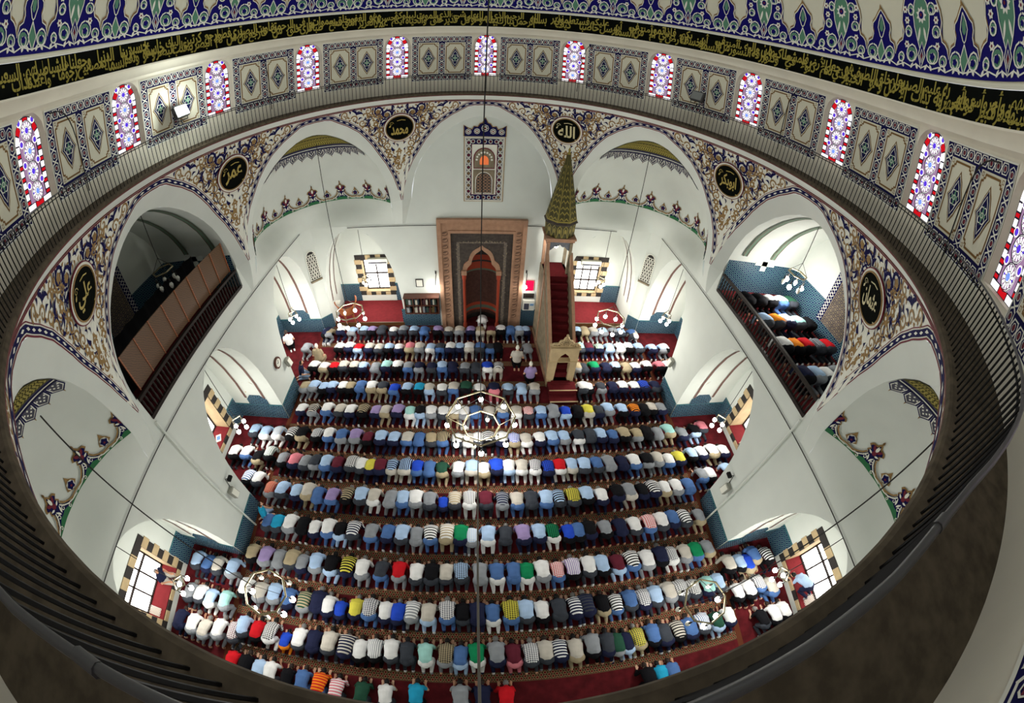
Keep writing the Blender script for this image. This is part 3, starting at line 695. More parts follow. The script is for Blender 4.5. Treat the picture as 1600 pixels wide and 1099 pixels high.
for s, nm in ((-1, 'wall_left'), (1, 'wall_right')):
    mb = MB(); f = lambda u, z: (s*8., u, z)
    arch_wall(mb, f, -10.4, CH, 0., 5.5, [(c, LOW) for c in SIDE_C])
    arch_wall(mb, f, -3.31, 3.31, 5.5, 5.97, [])
    for c0, c1 in ((2.8, 3.31), (-3.31, -2.8)): mb.poly([f(c0, 5.97), f(c1, 5.97), f(c1, 6.7), f(c0, 6.7)])
    # tiles on the piers
    for a, b in ((SIDE_C[1]+2., SIDE_C[0]-2.), (SIDE_C[2]+2., SIDE_C[1]-2.)):
        dado(mb, *(((s*8., a), (s*8., b)) if s > 0 else ((s*8., b), (s*8., a))))
    for j, c in enumerate(SIDE_C):
        ol = outline(c, LOW)
        mb.grid(lambda u, v: (s*(8.+DEP*v), *ol[int(round(u*40))]), 40, 6)
        # two painted ribs across the vault
        for d in (.62, 1.55):
            o2 = [(c+(y-c)*.992, z-.012 if z > 1 else z) for y, z in ol]; o2 = [p for p in o2 if p[1] > 1.0]
            mb.strip([(s*(8.+d), *p) for p in o2], [(s*(8.+d+.12), *p) for p in o2], 3)
        # tiled sides with a stepped niche
        for sg in (1, -1):
            y = c+sg*2.; A, B = (s*8., y), (s*(8.+DEP), y)
            if (sg > 0) == (s > 0): A, B = B, A
            mb.poly([(*A, 0), (*B, 0), (*B, 2.2), (*A, 2.2)]); dado(mb, A, B, off=.04)
            xm = s*(8.+1.1); yo = y-sg*.05
            mb.poly([(xm-.5, yo, .83), (xm+.5, yo, .83), (xm+.5, yo, 1.15), (xm+.25, yo, 1.42), (xm-.25, yo, 1.42), (xm-.5, yo, 1.15)], 1)
            nz = [(xm-.36, 1.55), (xm-.4, 1.95), (xm-.2, 2.2), (xm, 2.45), (xm+.2, 2.2), (xm+.4, 1.95), (xm+.36, 1.75), (xm, 1.9)]
            mb.poly([(x, y-sg*(.06 if z < 2 else .12), z) for x, z in nz], 5)
    struct(mb.build(nm, WM))
# outer walls of the bays with their windows
def stone_window(name, M, w, h, nx, ny, stone_w=.28, n_block=9, dep=.42, sill=None):
    """frame of alternating dark and pale blocks round a barred, glowing opening; M maps (u, z, d)"""
    mb = MB()
    n = n_block
    for sx in (-1, 1):
        for j in range(n):
            z0, z1 = lerp(-stone_w*.6, h+stone_w, j/n), lerp(-stone_w*.6, h+stone_w, (j+1)/n)
            x0, x1 = sorted((sx*w/2, sx*(w/2+stone_w+(.05 if j % 2 else 0))))
            mb.prism([(x0, z0), (x1, z0), (x1, z1), (x0, z1)], lambda u, z: M(u, z, -.03), lambda u, z: M(u, z, .05), 1 if j % 2 == 0 else 2)
    m = 5
    for j in range(m):
        x0, x1 = lerp(-w/2, w/2, j/m), lerp(-w/2, w/2, (j+1)/m)
        for (z0, z1, ph) in ((h, h+stone_w, 0), (-stone_w*.6, 0, 1)):
            mb.prism([(x0, z0), (x1, z0), (x1, z1), (x0, z1)], lambda u, z: M(u, z, -.03), lambda u, z: M(u, z, .05), 1 if (j+ph) % 2 == 0 else 2)
    R = [(-w/2, 0), (w/2, 0), (w/2, h), (-w/2, h), (-w/2, 0)]
    mb.strip([M(u, z, 0) for u, z in R], [M(u, z, dep) for u, z in R], 2)
    mb.poly([M(u, z, dep-.02) for u, z in R[:4]], 0)
    if sill:
        mb.poly([M(-w/2, .012, .02), M(w/2, .012, .02), M(w/2, .012, dep-.08), M(-w/2, .012, dep-.08)], 4)
        mb.poly([M(-w/2+.05, .018, .2), M(-w/2+.35, .018, .2), M(-w/2+.35, .018, dep-.2), M(-w/2+.05, .018, dep-.2)], 5)
        for j in range(9):
            for i in range(3): mb.q = o_ring(-w/2+.1+.1*i, .25+.075*j*(dep-.4)/.6, .042, .016, 6); [mb.poly([M(x, .026, y) for x, y in p], 6) for p in mb.q]
    for j in range(nx+1):
        x = lerp(-w/2+.02, w/2-.02, j/nx); e = .035 if j in (0, nx) else .03
        mb.prism([(x-e, 0), (x+e, 0), (x+e, h), (x-e, h)], lambda u, z: M(u, z, dep-.09), lambda u, z: M(u, z, dep-.03), 3)
    for j in range(ny+1):
        z = lerp(.02, h-.02, j/ny); e = .035
        mb.prism([(-w/2, z-e), (w/2, z-e), (w/2, z+e), (-w/2, z+e)], lambda u, z: M(u, z, dep-.10), lambda u, z: M(u, z, dep-.035), 3)
    return struct(mb.build(name, [DAY, BLKST, STONE, DWOOD, RUG, MAROON, PWHITE]))
wn = 20
for s, nm in ((-1, 'wall_outer_left'), (1, 'wall_outer_right')):
    mb = MB(); X = s*(8.+DEP)
    for c in SIDE_C:
        wc = c-.15 if c < -3 else c; w0, w1, z0, z1 = wc-.95, wc+.95, .47, 2.45
        rec = lambda a, b, p, q: mb.poly([(X, a, p), (X, b, p), (X, b, q), (X, a, q)])
        rec(c-2.1, w0, 0, 5.5); rec(w1, c+2.1, 0, 5.5); rec(w0, w1, 0, z0); rec(w0, w1, z1, 5.5)
        for a, b in ((c-2., w0-.33), (w1+.33, c+2.)): dado(mb, *(((X, a), (X, b)) if s > 0 else ((X, b), (X, a))), z1=1.15)
        wn += 1
        stone_window('window_%d' % wn, lambda u, z, d, c=wc: (X+s*d, c+u, .47+z), 1.9, 1.98, 3, 2, .3, 9, .85, True)
    struct(mb.build(nm, WM))
# the wall of the prayer niche, its two window bays
NICHE_C = 5.66
mb = MB(); f = lambda u, z: (u, 8., z)
arch_wall(mb, f, -CH, CH, 0., 5.5, [(-NICHE_C, [(w*.97, z) for w, z in LOW]), (NICHE_C, [(w*.97, z) for w, z in LOW]), (0., [(.0, 4.5), (.3, 4.45), (.6, 4.2), (.9, 3.6), (.98, 3.), (1.0, 0.)])])
arch_wall(mb, f, -3.31, 3.31, 5.5, 6.6, [])
tp = top_of(INN)
for j in range(32):
    a, b = -2.85+5.7*j/32, -2.85+5.7*(j+1)/32
    mb.poly([f(a, 6.6), f(b, 6.6), f(b, tp(b)), f(a, tp(a))])
for a, b in ((-3.85, -1.95), (1.98, 3.85)): dado(mb, (b, 8.), (a, 8.), z1=1.02, off=.02)
for sg in (-1, 1):
    c = sg*NICHE_C; pr = [(w*.97, z) for w, z in LOW]; ol = outline(c, pr); Y1 = 9.95
    mb.grid(lambda u, v: (ol[int(round(u*40))][0], 8.+(Y1-8.)*v, ol[int(round(u*40))][1]), 40, 6)
    for d in (.5, 1.1):
        o2 = [(c+(x-c)*.992, z-.012) for x, z in ol if z > 1.]
        mb.strip([(x, 8.+d, z) for x, z in o2], [(x, 8.1+d, z) for x, z in o2], 3)
    wc = c+sg*.25 if sg > 0 else c+.55; wc = -5.5 if sg < 0 else 5.6; w0, w1 = wc-.68, wc+.68
    rec = lambda a, b, p, q: mb.poly([(a, Y1, p), (b, Y1, p), (b, Y1, q), (a, Y1, q)])
    rec(c-2., w0, 0, 5.5); rec(w1, c+2., 0, 5.5); rec(w0, w1, 0, .75); rec(w0, w1, 2.72, 5.5)
    for a, b in ((c-1.95, w0-.3), (w1+.3, c+1.95)): dado(mb, (b, Y1), (a, Y1), z1=1.3)
    wn += 1
    stone_window('window_%d' % wn, lambda u, z, d: (wc+u, Y1+d, .75+z), 1.36, 1.97, 2 if sg < 0 else 3, 3 if sg > 0 else 2, .3, 9)
    # chamfered corner with a pierced upper light and tiles
    A, B = (sg*8., CH), (sg*CH, 8.)
    q = lambda t, z, d=0.: (lerp(A[0], B[0], t)-sg*d*.7, lerp(A[1], B[1], t)-d*.7, z)
    mb.poly([q(0, 0), q(1, 0), q(1, 5.52), q(0, 5.52)])
    mb.poly([q(-.03, 0, .02), q(1.03, 0, .02), q(1.03, .84, .02), q(-.03, .84, .02)], 6 if sg > 0 else 1); mb.poly([q(-.03, .80, .025), q(1.03, .80, .025), q(1.03, .84, .025), q(-.03, .84, .025)], 2)
# the curved back of the prayer niche is built with the niche itself
struct(mb.build('wall_front', WM))
mb = MB(); mb.poly([(-10.4, -10.4, 0), (10.4, -10.4, 0), (10.4, -10.4, 6), (-10.4, -10.4, 6)]); mb.poly([(-8, -8, 5.5), (8, -8, 5.5), (8, -8, 10.6), (-8, -8, 10.6)]); mb.poly([(-10.4, -10.4, 5.5), (10.4, -10.4, 5.5), (8, -8, 5.5), (-8, -8, 5.5)])
struct(mb.build('wall_back', WHITE))
mb = MB(); mb.poly([(-11, -11, 0), (11, -11, 0), (11, 11, 0), (-11, 11, 0)]); struct(mb.build('floor', CARPET))
for sg in (-1, 1):
    mb = MB(); mb.box((sg*NICHE_C, 8.98, .1), (3.7, 1.9, .2)); mb.box((sg*NICHE_C, 8.0, .1), (3.72, .06, .22), 1)
    struct(mb.build('floor_platform_%s' % ('left' if sg < 0 else 'right'), [RUG, BOARD]))
# pierced stone lights in the chamfers
for sg in (-1, 1):
    mb = MB(); A, B = (sg*8., CH), (sg*CH, 8.)
    q = lambda u, z, d: (lerp(A[0], B[0], .5+u/.61)-sg*d*.7, lerp(A[1], B[1], .5+u/.61)-d*.7, z)
    ol = [(-.25, 3.0)]+[(-.25, 4.15), (-.22, 4.32), (-.12, 4.46), (0, 4.5), (.12, 4.46), (.22, 4.32), (.25, 4.15)]+[(.25, 3.0)]
    mb.poly([q(u, z, .02) for u, z in ol], 1)
    P = Paint(); P.add(o_ribbon(ol, .04, True), 0, 2)
    for r in range(9):
        for c in range(4):
            x, z = -.19+.127*c-(.0635 if r % 2 else 0), 3.1+.165*r
            if abs(x) < .23 and z < 4.42-abs(x)*.4: P.add(o_ring(x, z, .068, .034, 6), 0, 2)
    P.lay(mb, lambda u, z, l: q(u, z, .02+l), .006)
    mb.prism([(-.3, 2.92), (.3, 2.92), (.3, 3.0), (-.3, 3.0)], lambda u, z: q(u, z, .1), lambda u, z: q(u, z, 0.), 2)
    wn += 1; struct(mb.build('window_%d' % wn, [PWHITE, BLKST, GREYST]))

# ------------------------------------------------------------------ galleries
for s, sd_ in ((-1, 'left'), (1, 'right')):
    mb = MB(); ol = outline(0., GAL, 44); XE = 11.2
    mb.grid(lambda u, v: (s*(8.+(XE-8.)*v), *ol[int(round(u*44))]), 44, 6)
    mb.poly([(s*XE, -2.9, 5.9), (s*XE, 2.9, 5.9), (s*XE, 2.9, 10.2), (s*XE, -2.9, 10.2)])
    gm = [WHITE, TILE, TILEB, flat('grey_green_band_%s' % sd_, srgb(108, 132, 112), .8), NAVY, PWHITE, GREYST, MAROON]
    for d in (.42, 1.7):
        o2 = [(y*.99, z-.015) for y, z in ol if z > 7.4]
        for a, b, m_ in ((0, .24, 3), (.03, .05, 7), (.19, .21, 7)):
            k = .994 if m_ == 7 else 1.
            mb.strip([(s*(8.+d+a), y*k, z*1.0-(1-k)) for y, z in o2], [(s*(8.+d+b), y*k, z-(1-k)) for y, z in o2], m_)
        for j in range(0, len(o2)-1, 1):
            y, z = o2[j]; mb.q = o_ring(0, 0, .05, .02, 6)
    for yy in (2.78, -2.78):
        A, B = (s*8.05, yy), (s*XE, yy)
        mb.poly([(*A, 5.97), (*B, 5.97), (*B, 7.3), (*A, 7.3)], 1); y2 = yy*.996
        mb.poly([(s*8.42, y2, 7.32), (s*XE, y2, 7.32), (s*XE, y2, 7.54), (s*8.42, y2, 7.54)], 3)
        for z in (7.35, 7.5): mb.poly([(s*8.42, y2*.998, z), (s*XE, y2*.998, z), (s*XE, y2*.998, z+.02), (s*8.42, y2*.998, z+.02)], 7)
        for x0, x1, z0, z1 in ((9.5, 9.75, 6.9, 7.3), (9.2, 10.1, 7.1, 7.3)): mb.poly([(s*x0, y2*.995, z0), (s*x1, y2*.995, z0), (s*x1, y2*.995, z1), (s*x0, y2*.995, z1)], 0)
    X2 = s*(XE-.015)
    mb.poly([(X2, -2.8, 5.97), (X2, 2.8, 5.97), (X2, 2.8, 7.2), (X2, -2.8, 7.2)], 1)
    mb.poly([(X2-s*.01, -.55, 6.5), (X2-s*.01, .6, 6.5), (X2-s*.01, .6, 8.2), (X2-s*.01, -.55, 8.2)], 6)
    mb.poly([(X2-s*.02, .6, 6.45), (X2-s*.02, .85, 6.45), (X2-s*.02, .85, 8.3), (X2-s*.02, .6, 8.3)], 4)
    P = Paint()
    for j in range(7): P.add(o_ribbon([(.63, 6.5+.25*j), (.82, 6.62+.25*j), (.63, 6.75+.25*j)], .025)+o_ribbon([(.82, 6.5+.25*j), (.63, 6.62+.25*j), (.82, 6.75+.25*j)], .025), 5, 1)
    for j in range(12):
        for i in range(8): P.add(o_ring(-.48+.14*i, 6.58+.14*j, .05, .018, 6), 4, 1)
    P.lay(mb, lambda u, z, l: (X2-s*(.024+l), u, z), .003)
    struct(mb.build('wall_gallery_%s' % sd_, gm))
    mb = MB(); mb.box((s*9.62, 0, 5.88), (3.2, 5.7, .18)); struct(mb.build('floor_gallery_%s' % sd_, RUG if s > 0 else CARPET))
    t = tag(empty('balustrade', (s*8.0, 0, 5.97)), 'dark wooden balustrade of turned bars along the %s gallery edge' % ('brightly lit' if s > 0 else 'unlit, boarded'), 'balustrade')
    mb = MB(); mb.box((0, -.05, .66), (.09, 5.5, .08)); mb.build('top_rail', DWOOD, t)
    mb = MB(); mb.box((0, -.05, .05), (.09, 5.5, .1)); mb.build('bottom_rail', DWOOD, t)
    for j in range(38):
        mb = MB(); mb.lathe([(.02, .1), (.028, .2), (.036, .3), (.022, .4), (.034, .5), (.02, .62)], (0, -2.72+5.34*j/37, 0), 6); mb.build('baluster', DWOOD, t)
    if s < 0: # boards above the left balustrade, curtain behind
        t = tag(empty('board_screen', (-8.09, 0, 6.7)), 'tall screen of brown boards standing on the unlit gallery balustrade', 'screen')
        for j in range(8):
            mb = MB(); mb.box((0, -2.52+.63*(j+.5), .52), (.03, .615, 1.02)); mb.build('board', BOARD, t)
        for j in range(9):
            mb = MB(); mb.box((.02, -2.52+.63*j, .52), (.03, .03, 1.04)); mb.build('batten', PULPITW, t)
        cb = MB(); cb.grid(lambda u, v: (-9.4+.05*sin(u*60), -2.45+4.9*u, 5.98+1.5*v), 90, 1)
        tag(cb.build('curtain', flat('black_cloth', srgb(14, 14, 16), .95)), 'black curtain hanging behind the brown board screen', 'curtain')

# ------------------------------------------------------------------ prayer niche
mh = tag(empty('prayer_niche', (.04, 8., 0)), 'tall carved stone prayer niche with red and dark bands in the front wall', 'prayer niche')
mb = MB()
fr = lambda y: (lambda u, z: (u, y, z))
def ringframe(w0, h0, w1, h1, ya, yb, mat=0):
    for poly in ([(-w0, 0), (-w1, 0), (-w1, h1), (-w0, h0)], [(w1, 0), (w0, 0), (w0, h0), (w1, h1)], [(-w0, h0), (-w1, h1), (w1, h1), (w0, h0)]):
        mb.prism(poly, fr(ya), fr(yb), mat)
ringframe(1.90, 5.74, 1.72, 5.58, -.20, 0); ringframe(1.72, 5.58, 1.42, 5.22, -.14, 0, 0); ringframe(1.42, 5.22, 1.33, 5.10, -.18, 0)
for s in (-1, 1):
    for j in range(15):
        z = .75+.31*j
        P = Paint(); P.add(o_leaf(s*1.57-.12, z, .25, .09, .35), 1, 1).add(o_ribbon([(s*1.57-.11, z-.08), (s*1.57, z-.11), (s*1.57+.11, z-.05), (s*1.57+.11, z+.04)], .035), 1, 1)
        P.lay(mb, lambda u, z, l: (u, -.14-l*3, z), .004)
mb.build('outer_frame', [PINKST, flat('carved_dark_stone', srgb(112, 86, 70), .8, .2, .2, 6.)], mh)
mb = MB()
lob = [(.85, 0), (.85, 3.1), (.845, 3.32), (.80, 3.52), (.70, 3.66), (.57, 3.70), (.55, 3.86), (.49, 4.06), (.37, 4.24), (.2, 4.36), (.08, 4.42), (0, 4.5)]
lo2 = resample(lob, 40); tl = interp
zt = lambda u: interp(sorted(((w, z) for w, z in lob), key=lambda t: t[0]), abs(u))
xs = sorted(set([-1.34, 1.34]+[round(s*.85*sin(pi/2*j/20), 4) for j in range(21) for s in (-1, 1)]))
for a, b in zip(xs, xs[1:]):
    op = abs((a+b)/2) < .85
    mb.poly([(a, -.08, zt(a) if op else 0), (b, -.08, zt(b) if op else 0), (b, -.08, 5.12), (a, -.08, 5.12)])
P = Paint()
for w, h, z0 in ((1.02, 4.62, .1),): P.add(o_ribbon([(-w, z0), (-w, h), (w, h), (w, z0)], .14), 1, 1)
for j in range(60): P.add(o_leaf(-1.02+random.uniform(-.05, .05), .3+.072*j, .09, .04, random.uniform(0, 3)), 2, 2); P.add(o_leaf(1.02+random.uniform(-.05, .05), .3+.072*j, .09, .04, random.uniform(0, 3)), 2, 2)
for j in range(26): P.add(o_leaf(-.95+.075*j, 4.62+random.uniform(-.04, .04), .09, .04, random.uniform(0, 3)), 2, 2)
P.lay(mb, lambda u, z, l: (u, -.08-l, z), .004)
mb.build('inner_panel', [DARKST, flat('inlay_stone', srgb(116, 106, 98), .8, .2, .3, 12.), GREYST], mh)
mb = MB(); O = [(-x, z) for x, z in lob[::-1]]+lob[1:]; O = resample([(-w, z) for w, z in lob]+[(w, z) for w, z in lob[::-1]][1:], 60)
I = [(x*.80, lerp(z, 0, 0)-(.22 if z > 3.1 else 0)*min(1, (z-3.1)*3 if z > 3.1 else 0)) for x, z in O]
mb.strip([(x, -.10, z) for x, z in O if z > 3.0], [(x, -.06, z) for (x0, z0), (x, z) in zip(O, I) if z0 > 3.0], 0)
mb.build('lobed_arch', PINKST, mh)
mb = MB(); NZ = 48; ZN = 4.42
bands = [(.26, 3), (.42, 0), (.52, 2), (.72, 1), (.95, 2), (1.12, 0), (2.72, 0), (2.82, 1), (2.98, 2), (3.22, 2), (3.34, 3), (3.56, 2), (9, 3)]
def rec(u, v):
    z = ZN*v; a = pi*u; k = 1. if z < 3.4 else sqrt(max(.0, 1-((z-3.4)/(ZN-3.4))**2)); return (-.875*cos(a)*k, -.07+.85*sin(a)*k, z)
for j in range(NZ):
    zc = ZN*(j+.5)/NZ; m_ = next(m for b, m in bands if zc < b)
    mb.grid(lambda u, v: rec(u, (j+v)/NZ), 20, 1, m_)
mb.build('recess', [flat('dark_red_stone', srgb(84, 56, 48), .8, .2, .3, 7.), GRNST, REDST, BLKST], mh, smooth=50)
for s in (-1, 1):
    mb = MB(); mb.lathe([(.10, 0), (.10, .2), (.065, .26), (.065, 2.72), (.09, 2.78), (.10, 2.95), (.085, 3.02)], (s*.78, -.1, 0), 12); c = mb.build('column', REDST, mh, smooth=40)
    mb = MB(); mb.box((s*.78, -.1, 3.14), (.24, .2, .22)); mb.build('capital', PINKST, c)
# painted window panel over the niche
mb = MB(); f = lambda u, z, l: (.07+u, 7.99-l, z); P = Paint()
P.add([[(-.79, 6.48), (.79, 6.48), (.79, 9.18), (-.79, 9.18)]], 0, 0); P.add(o_ribbon([(-.77, 6.5), (.77, 6.5), (.77, 9.16), (-.77, 9.16)], .035, True), 2, 2)
P.add([[(-.72, 6.55), (.72, 6.55), (.72, 9.11), (-.72, 9.11)]], 1, 1); P.add(o_ribbon([(-.7, 6.57), (.7, 6.57), (.7, 9.09), (-.7, 9.09)], .025, True), 0, 2)
P.add([[(-.48, 6.8), (.48, 6.8), (.48, 8.86), (-.48, 8.86)]], 0, 2); P.add(o_ribbon([(-.49, 6.79), (.49, 6.79), (.49, 8.87), (-.49, 8.87)], .03, True), 3, 3)
for j in range(10):
    z = 6.68+.25*j
    for s in (-1, 1):
        P.add(o_ring(s*.6, z, .085, .022, 8), 0, 3); P.add(o_rosette(s*.6, z, .06, 5), 3 if j % 2 else 2, 3); P.add(o_ribbon([(s*.52, z+.08), (s*.68, z+.17)], .02)+o_ribbon([(s*.68, z+.08), (s*.52, z+.17)], .02), 0, 3)
for j in range(5):
    for z in (6.67, 8.98): P.add(o_ring(-.44+.22*j, z, .07, .02, 8), 0, 3); P.add(o_rosette(-.44+.22*j, z, .05, 5), 3, 3)
arch = lambda w, z0, zs, zt_: [(-w, z0), (w, z0), (w, zs)]+[(w*cos(pi*q/10), zs+(zt_-zs)*sin(pi*q/10)) for q in range(1, 10)]+[(-w, zs)]
P.add([arch(.40, 7.9, 8.3, 8.72)], 5, 4); P.add(o_ribbon(arch(.40, 7.9, 8.3, 8.72), .04, True), 3, 5)
P.add([arch(.17, 8.05, 8.2, 8.42)], 6, 6)
for q in range(9): P.add(o_disc(.29*cos(pi*q/8), 8.25+.3*sin(pi*q/8), .045, 6), 0, 6)
P.add([[(-.42, 6.82), (.42, 6.82), (.42, 7.84), (-.42, 7.84)]], 5, 4); P.add([arch(.32, 6.86, 7.4, 7.74)], 4, 5); P.add(o_ribbon(arch(.32, 6.86, 7.4, 7.74), .03, True), 0, 6)
for r in range(6):
    for c in range(4): P.add(o_ring(-.21+.14*c, 6.95+.13*r, .065, .018, 6), 7, 6)
crest = [(-.79, 9.18), (-.79, 9.62), (-.62, 9.50), (-.48, 9.46), (-.42, 9.58), (-.28, 9.56), (-.2, 9.68), (-.1, 9.72), (0, 9.92)]
P.add([crest+[(-x, z) for x, z in crest[::-1]][1:]], 1, 1); P.add(o_ribbon(crest+[(-x, z) for x, z in crest[::-1]][1:], .035), 2, 3)
for x, z, r in ((0, 9.5, .1), (-.3, 9.38, .08), (.3, 9.38, .08), (-.62, 9.36, .08), (.62, 9.36, .08)): P.add(o_rosette(x, z, r, 6), 0, 3); P.add(o_disc(x, z, r*.4, 6), 3, 4); P.add(o_ring(x, z, r*1.3, .02, 8), 0, 2)
P.lay(mb, f, .004)
struct(mb.build('window_40', [PWHITE, NAVY, GOLD, MAROON, flat('dark_grille', srgb(70, 62, 56), .7), GREYST, emit('orange_glass', srgb(230, 120, 70), .9), PINKST]))

# ------------------------------------------------------------------ the tall pulpit with its stair
mn = tag(empty('pulpit', (0, 0, 0)), 'tall stone pulpit with red carpeted stair, fretted gate and pointed spire', 'pulpit')
xc = lambda y: 3.36-.075*(y-3.9)
def zs(y): return lerp(.45, 3.95, (y-4.0)/2.55)
hw = .52
mb = MB()
for j in range(2): mb.box((xc(3.3), 3.3+.2*j, .1+.2*j), (1.16, .95-.4*j, .2), 0)
n = 13
for j in range(n):
    y0, y1 = lerp(4.0, 6.55, j/n), lerp(4.0, 6.55, (j+1)/n); z1 = lerp(.45, 3.95, (j+1)/n)
    mb.box((xc((y0+y1)/2), (y0+y1)/2, z1-.14), (2*hw-.2, y1-y0, .28), 0)
mb.box((xc(3.65), 3.85, .21), (.8, .5, .42), 0)
mb.box((xc(7.), 7.05, 3.85), (2*hw-.05, 1.0, .2), 0); mb.build('stair', STAIR, mn)
mb = MB()
for j in range(2): mb.box((xc(2.9), 2.84+.2*j*2.2, .19+.2*j), (1.18, .05, .03))
mb.build('nosing', STONE, mn)
for s in (-1, 1):
    mb = MB(); prof2 = [(3.95, 0), (7.5, 0), (7.5, 3.95), (6.55, 3.95), (4.05, .5), (3.95, .5)]
    mb.prism(prof2, lambda y, z: (xc(y)+s*hw, y, z), lambda y, z: (xc(y)+s*(hw-.1), y, z))
    o = mb.build('side_wall', [GREYST], mn)
    mb = MB(); prof2 = [(4.05, .5), (6.55, 3.95), (6.55, 4.85), (4.05, 1.42)]
    mb.prism(prof2, lambda y, z: (xc(y)+s*hw, y, z), lambda y, z: (xc(y)+s*(hw-.07), y, z)); mb.build('parapet', [GREYST], mn)
    mb = MB()
    for z0, z1 in ((.48, .56), (1.40, 1.50)):
        mb.prism([(4.0, z0), (6.6, z0+3.45), (6.6, z1+3.45), (4.0, z1)], lambda y, z: (xc(y)+s*(hw+.03), y, z), lambda y, z: (xc(y)+s*(hw-.09), y, z))
    mb.prism([(3.95, 0), (7.5, 0), (7.5, .25), (3.95, .25)], lambda y, z: (xc(y)+s*(hw+.03), y, z), lambda y, z: (xc(y)+s*(hw-.02), y, z))
    mb.prism([(6.45, .25), (6.6, .25), (6.6, 3.95), (6.45, 3.95)], lambda y, z: (xc(y)+s*(hw+.03), y, z), lambda y, z: (xc(y)+s*(hw-.02), y, z))
    mb.build('moulding', PINKST, mn)
# gate
mb = MB(); ga = [(.30, .42), (.30, 1.45), (.26, 1.62), (.15, 1.82), (0, 1.95)]
gz = lambda u: interp(sorted(ga), abs(u))
for ya in (3.84, 4.06):
    X = [-.56, -.30]+[-.3+.6*j/12 for j in range(1, 12)]+[.30, .56]
    for a, b in zip(X, X[1:]):
        op = abs((a+b)/2) < .30
        mb.poly([(xc(ya)+a, ya, gz(a) if op else .0), (xc(ya)+b, ya, gz(b) if op else 0), (xc(ya)+b, ya, 2.2), (xc(ya)+a, ya, 2.2)])
oo = [(-w, z) for w, z in ga]+[(w, z) for w, z in ga[::-1]][1:]
mb.strip([(xc(3.84)+u, 3.84, z) for u, z in oo], [(xc(4.06)+u, 4.06, z) for u, z in oo])
for s in (-1, 1): mb.poly([(xc(3.84)+s*.56, 3.84, 0), (xc(4.06)+s*.56, 4.06, 0), (xc(4.06)+s*.56, 4.06, 2.2), (xc(3.84)+s*.56, 3.84, 2.2)])
mb.box((xc(3.95), 3.95, .39), (1.12, .26, .06)); mb.box((xc(3.95), 3.95, 2.22), (1.22, .32, .07)); mb.box((xc(3.95), 3.95, 1.5), (1.16, .27, .03))
mb.build('gate', [STONE], mn)
mb = MB(); X0 = xc(3.95)
P = Paint()
P.add(o_ribbon([(-.6, 2.27), (.6, 2.27)], .05), 0, 1); P.add(o_ribbon([(-.6, 2.28), (-.48, 2.38), (-.3, 2.40), (-.24, 2.52), (-.12, 2.56), (-.07, 2.68), (0, 2.74), (.07, 2.68), (.12, 2.56), (.24, 2.52), (.3, 2.40), (.48, 2.38), (.6, 2.28)], .045), 0, 1)
for x, z, r in ((0, 2.42, .1), (-.2, 2.37, .06), (.2, 2.37, .06), (-.38, 2.33, .045), (.38, 2.33, .045), (0, 2.6, .05), (-.1, 2.5, .05), (.1, 2.5, .05)): P.add(o_ring(x, z, r, .03, 8), 0, 1)
P.add(o_ribbon([(-.15, 2.3), (.15, 2.54)], .03)+o_ribbon([(.15, 2.3), (-.15, 2.54)], .03), 0, 1); P.add(o_disc(0, 2.79, .05, 8), 0, 1)
for p, m_, l in P.q: mb.prism(p, lambda u, z: (X0+u, 3.90, z), lambda u, z: (X0+u, 3.98, z))
mb.build('crest', STONE, mn)
# tower
ty = 7.02; X0 = xc(ty)
for sx in (-1, 1):
    for sy in (-1, 1):
        mb = MB(); mb.box((X0+sx*.46, ty+sy*.42, 4.65), (.12, .12, 1.5)); mb.build('pillar', PINKST if sx < 0 else GREYST, mn)
mb = MB()
for sy in (-1, 1):
    y = ty+sy*.42
    for a, b in zip(range(12), range(1, 13)):
        u0, u1 = -.4+.8*a/12, -.4+.8*b/12; g = lambda u: 5.0+.27*max(0., 1-abs(u)/.4)**.6+.03*cos(u*30)
        mb.poly([(X0+u0, y-.03, g(u0)), (X0+u1, y-.03, g(u1)), (X0+u1, y-.03, 5.4), (X0+u0, y-.03, 5.4)])
for sx in (-1, 1):
    x = X0+sx*.46
    mb.poly([(x, ty-.4, 5.1), (x, ty+.4, 5.1), (x, ty+.4, 5.4), (x, ty-.4, 5.4)])
mb.build('arch_head', flat('blue_grey_stone', srgb(104, 108, 116), .7, .3, .3, 14.), mn)
mb = MB(); mb.box((X0, ty, 5.5), (1.14, 1.06, .12)); mb.box((X0, ty, 5.58), (1.24, 1.16, .07)); mb.build('cornice', PINKST, mn)
OLIVE = flat('olive_panel', srgb(74, 70, 34), .6, .3, .4, 9.); GILT = flat('gilded_line', srgb(142, 128, 56), .5, .4)
def octa(r0, r1, z0, z1, u, v, l=0.):
    k = u*8; i = int(min(7, max(0, k//1))); t = k-i; a0, a1 = 2*pi*(i-.5)/8, 2*pi*(i+.5)/8; r = lerp(r0, r1, v)+l
    return (X0+r*lerp(cos(a0), cos(a1), t), ty+r*lerp(sin(a0), sin(a1), t), lerp(z0, z1, v))
mb = MB(); mb.grid(lambda u, v: octa(.60, .62, 5.62, 6.18, u, v), 8, 1, 0)
P = Paint()
for i in range(8):
    for c in (.25, .75):
        P.add([[((i+x)/8, y) for x, y in p] for p in o_ribbon([(c-.22, .05), (c-.14, .4), (c-.16, .75), (c, .95), (c+.16, .75), (c+.14, .4), (c+.22, .05)], .06)], 1, 1)
        P.add([[((i+c+.09*cos(q*pi/3))/8, .55+.2*sin(q*pi/3)) for q in range(6)]], 1, 1)
P.lay(mb, lambda u, v, l: octa(.60, .62, 5.62, 6.18, u, v, l), .004)
mb.build('drum', [OLIVE, GILT], mn)
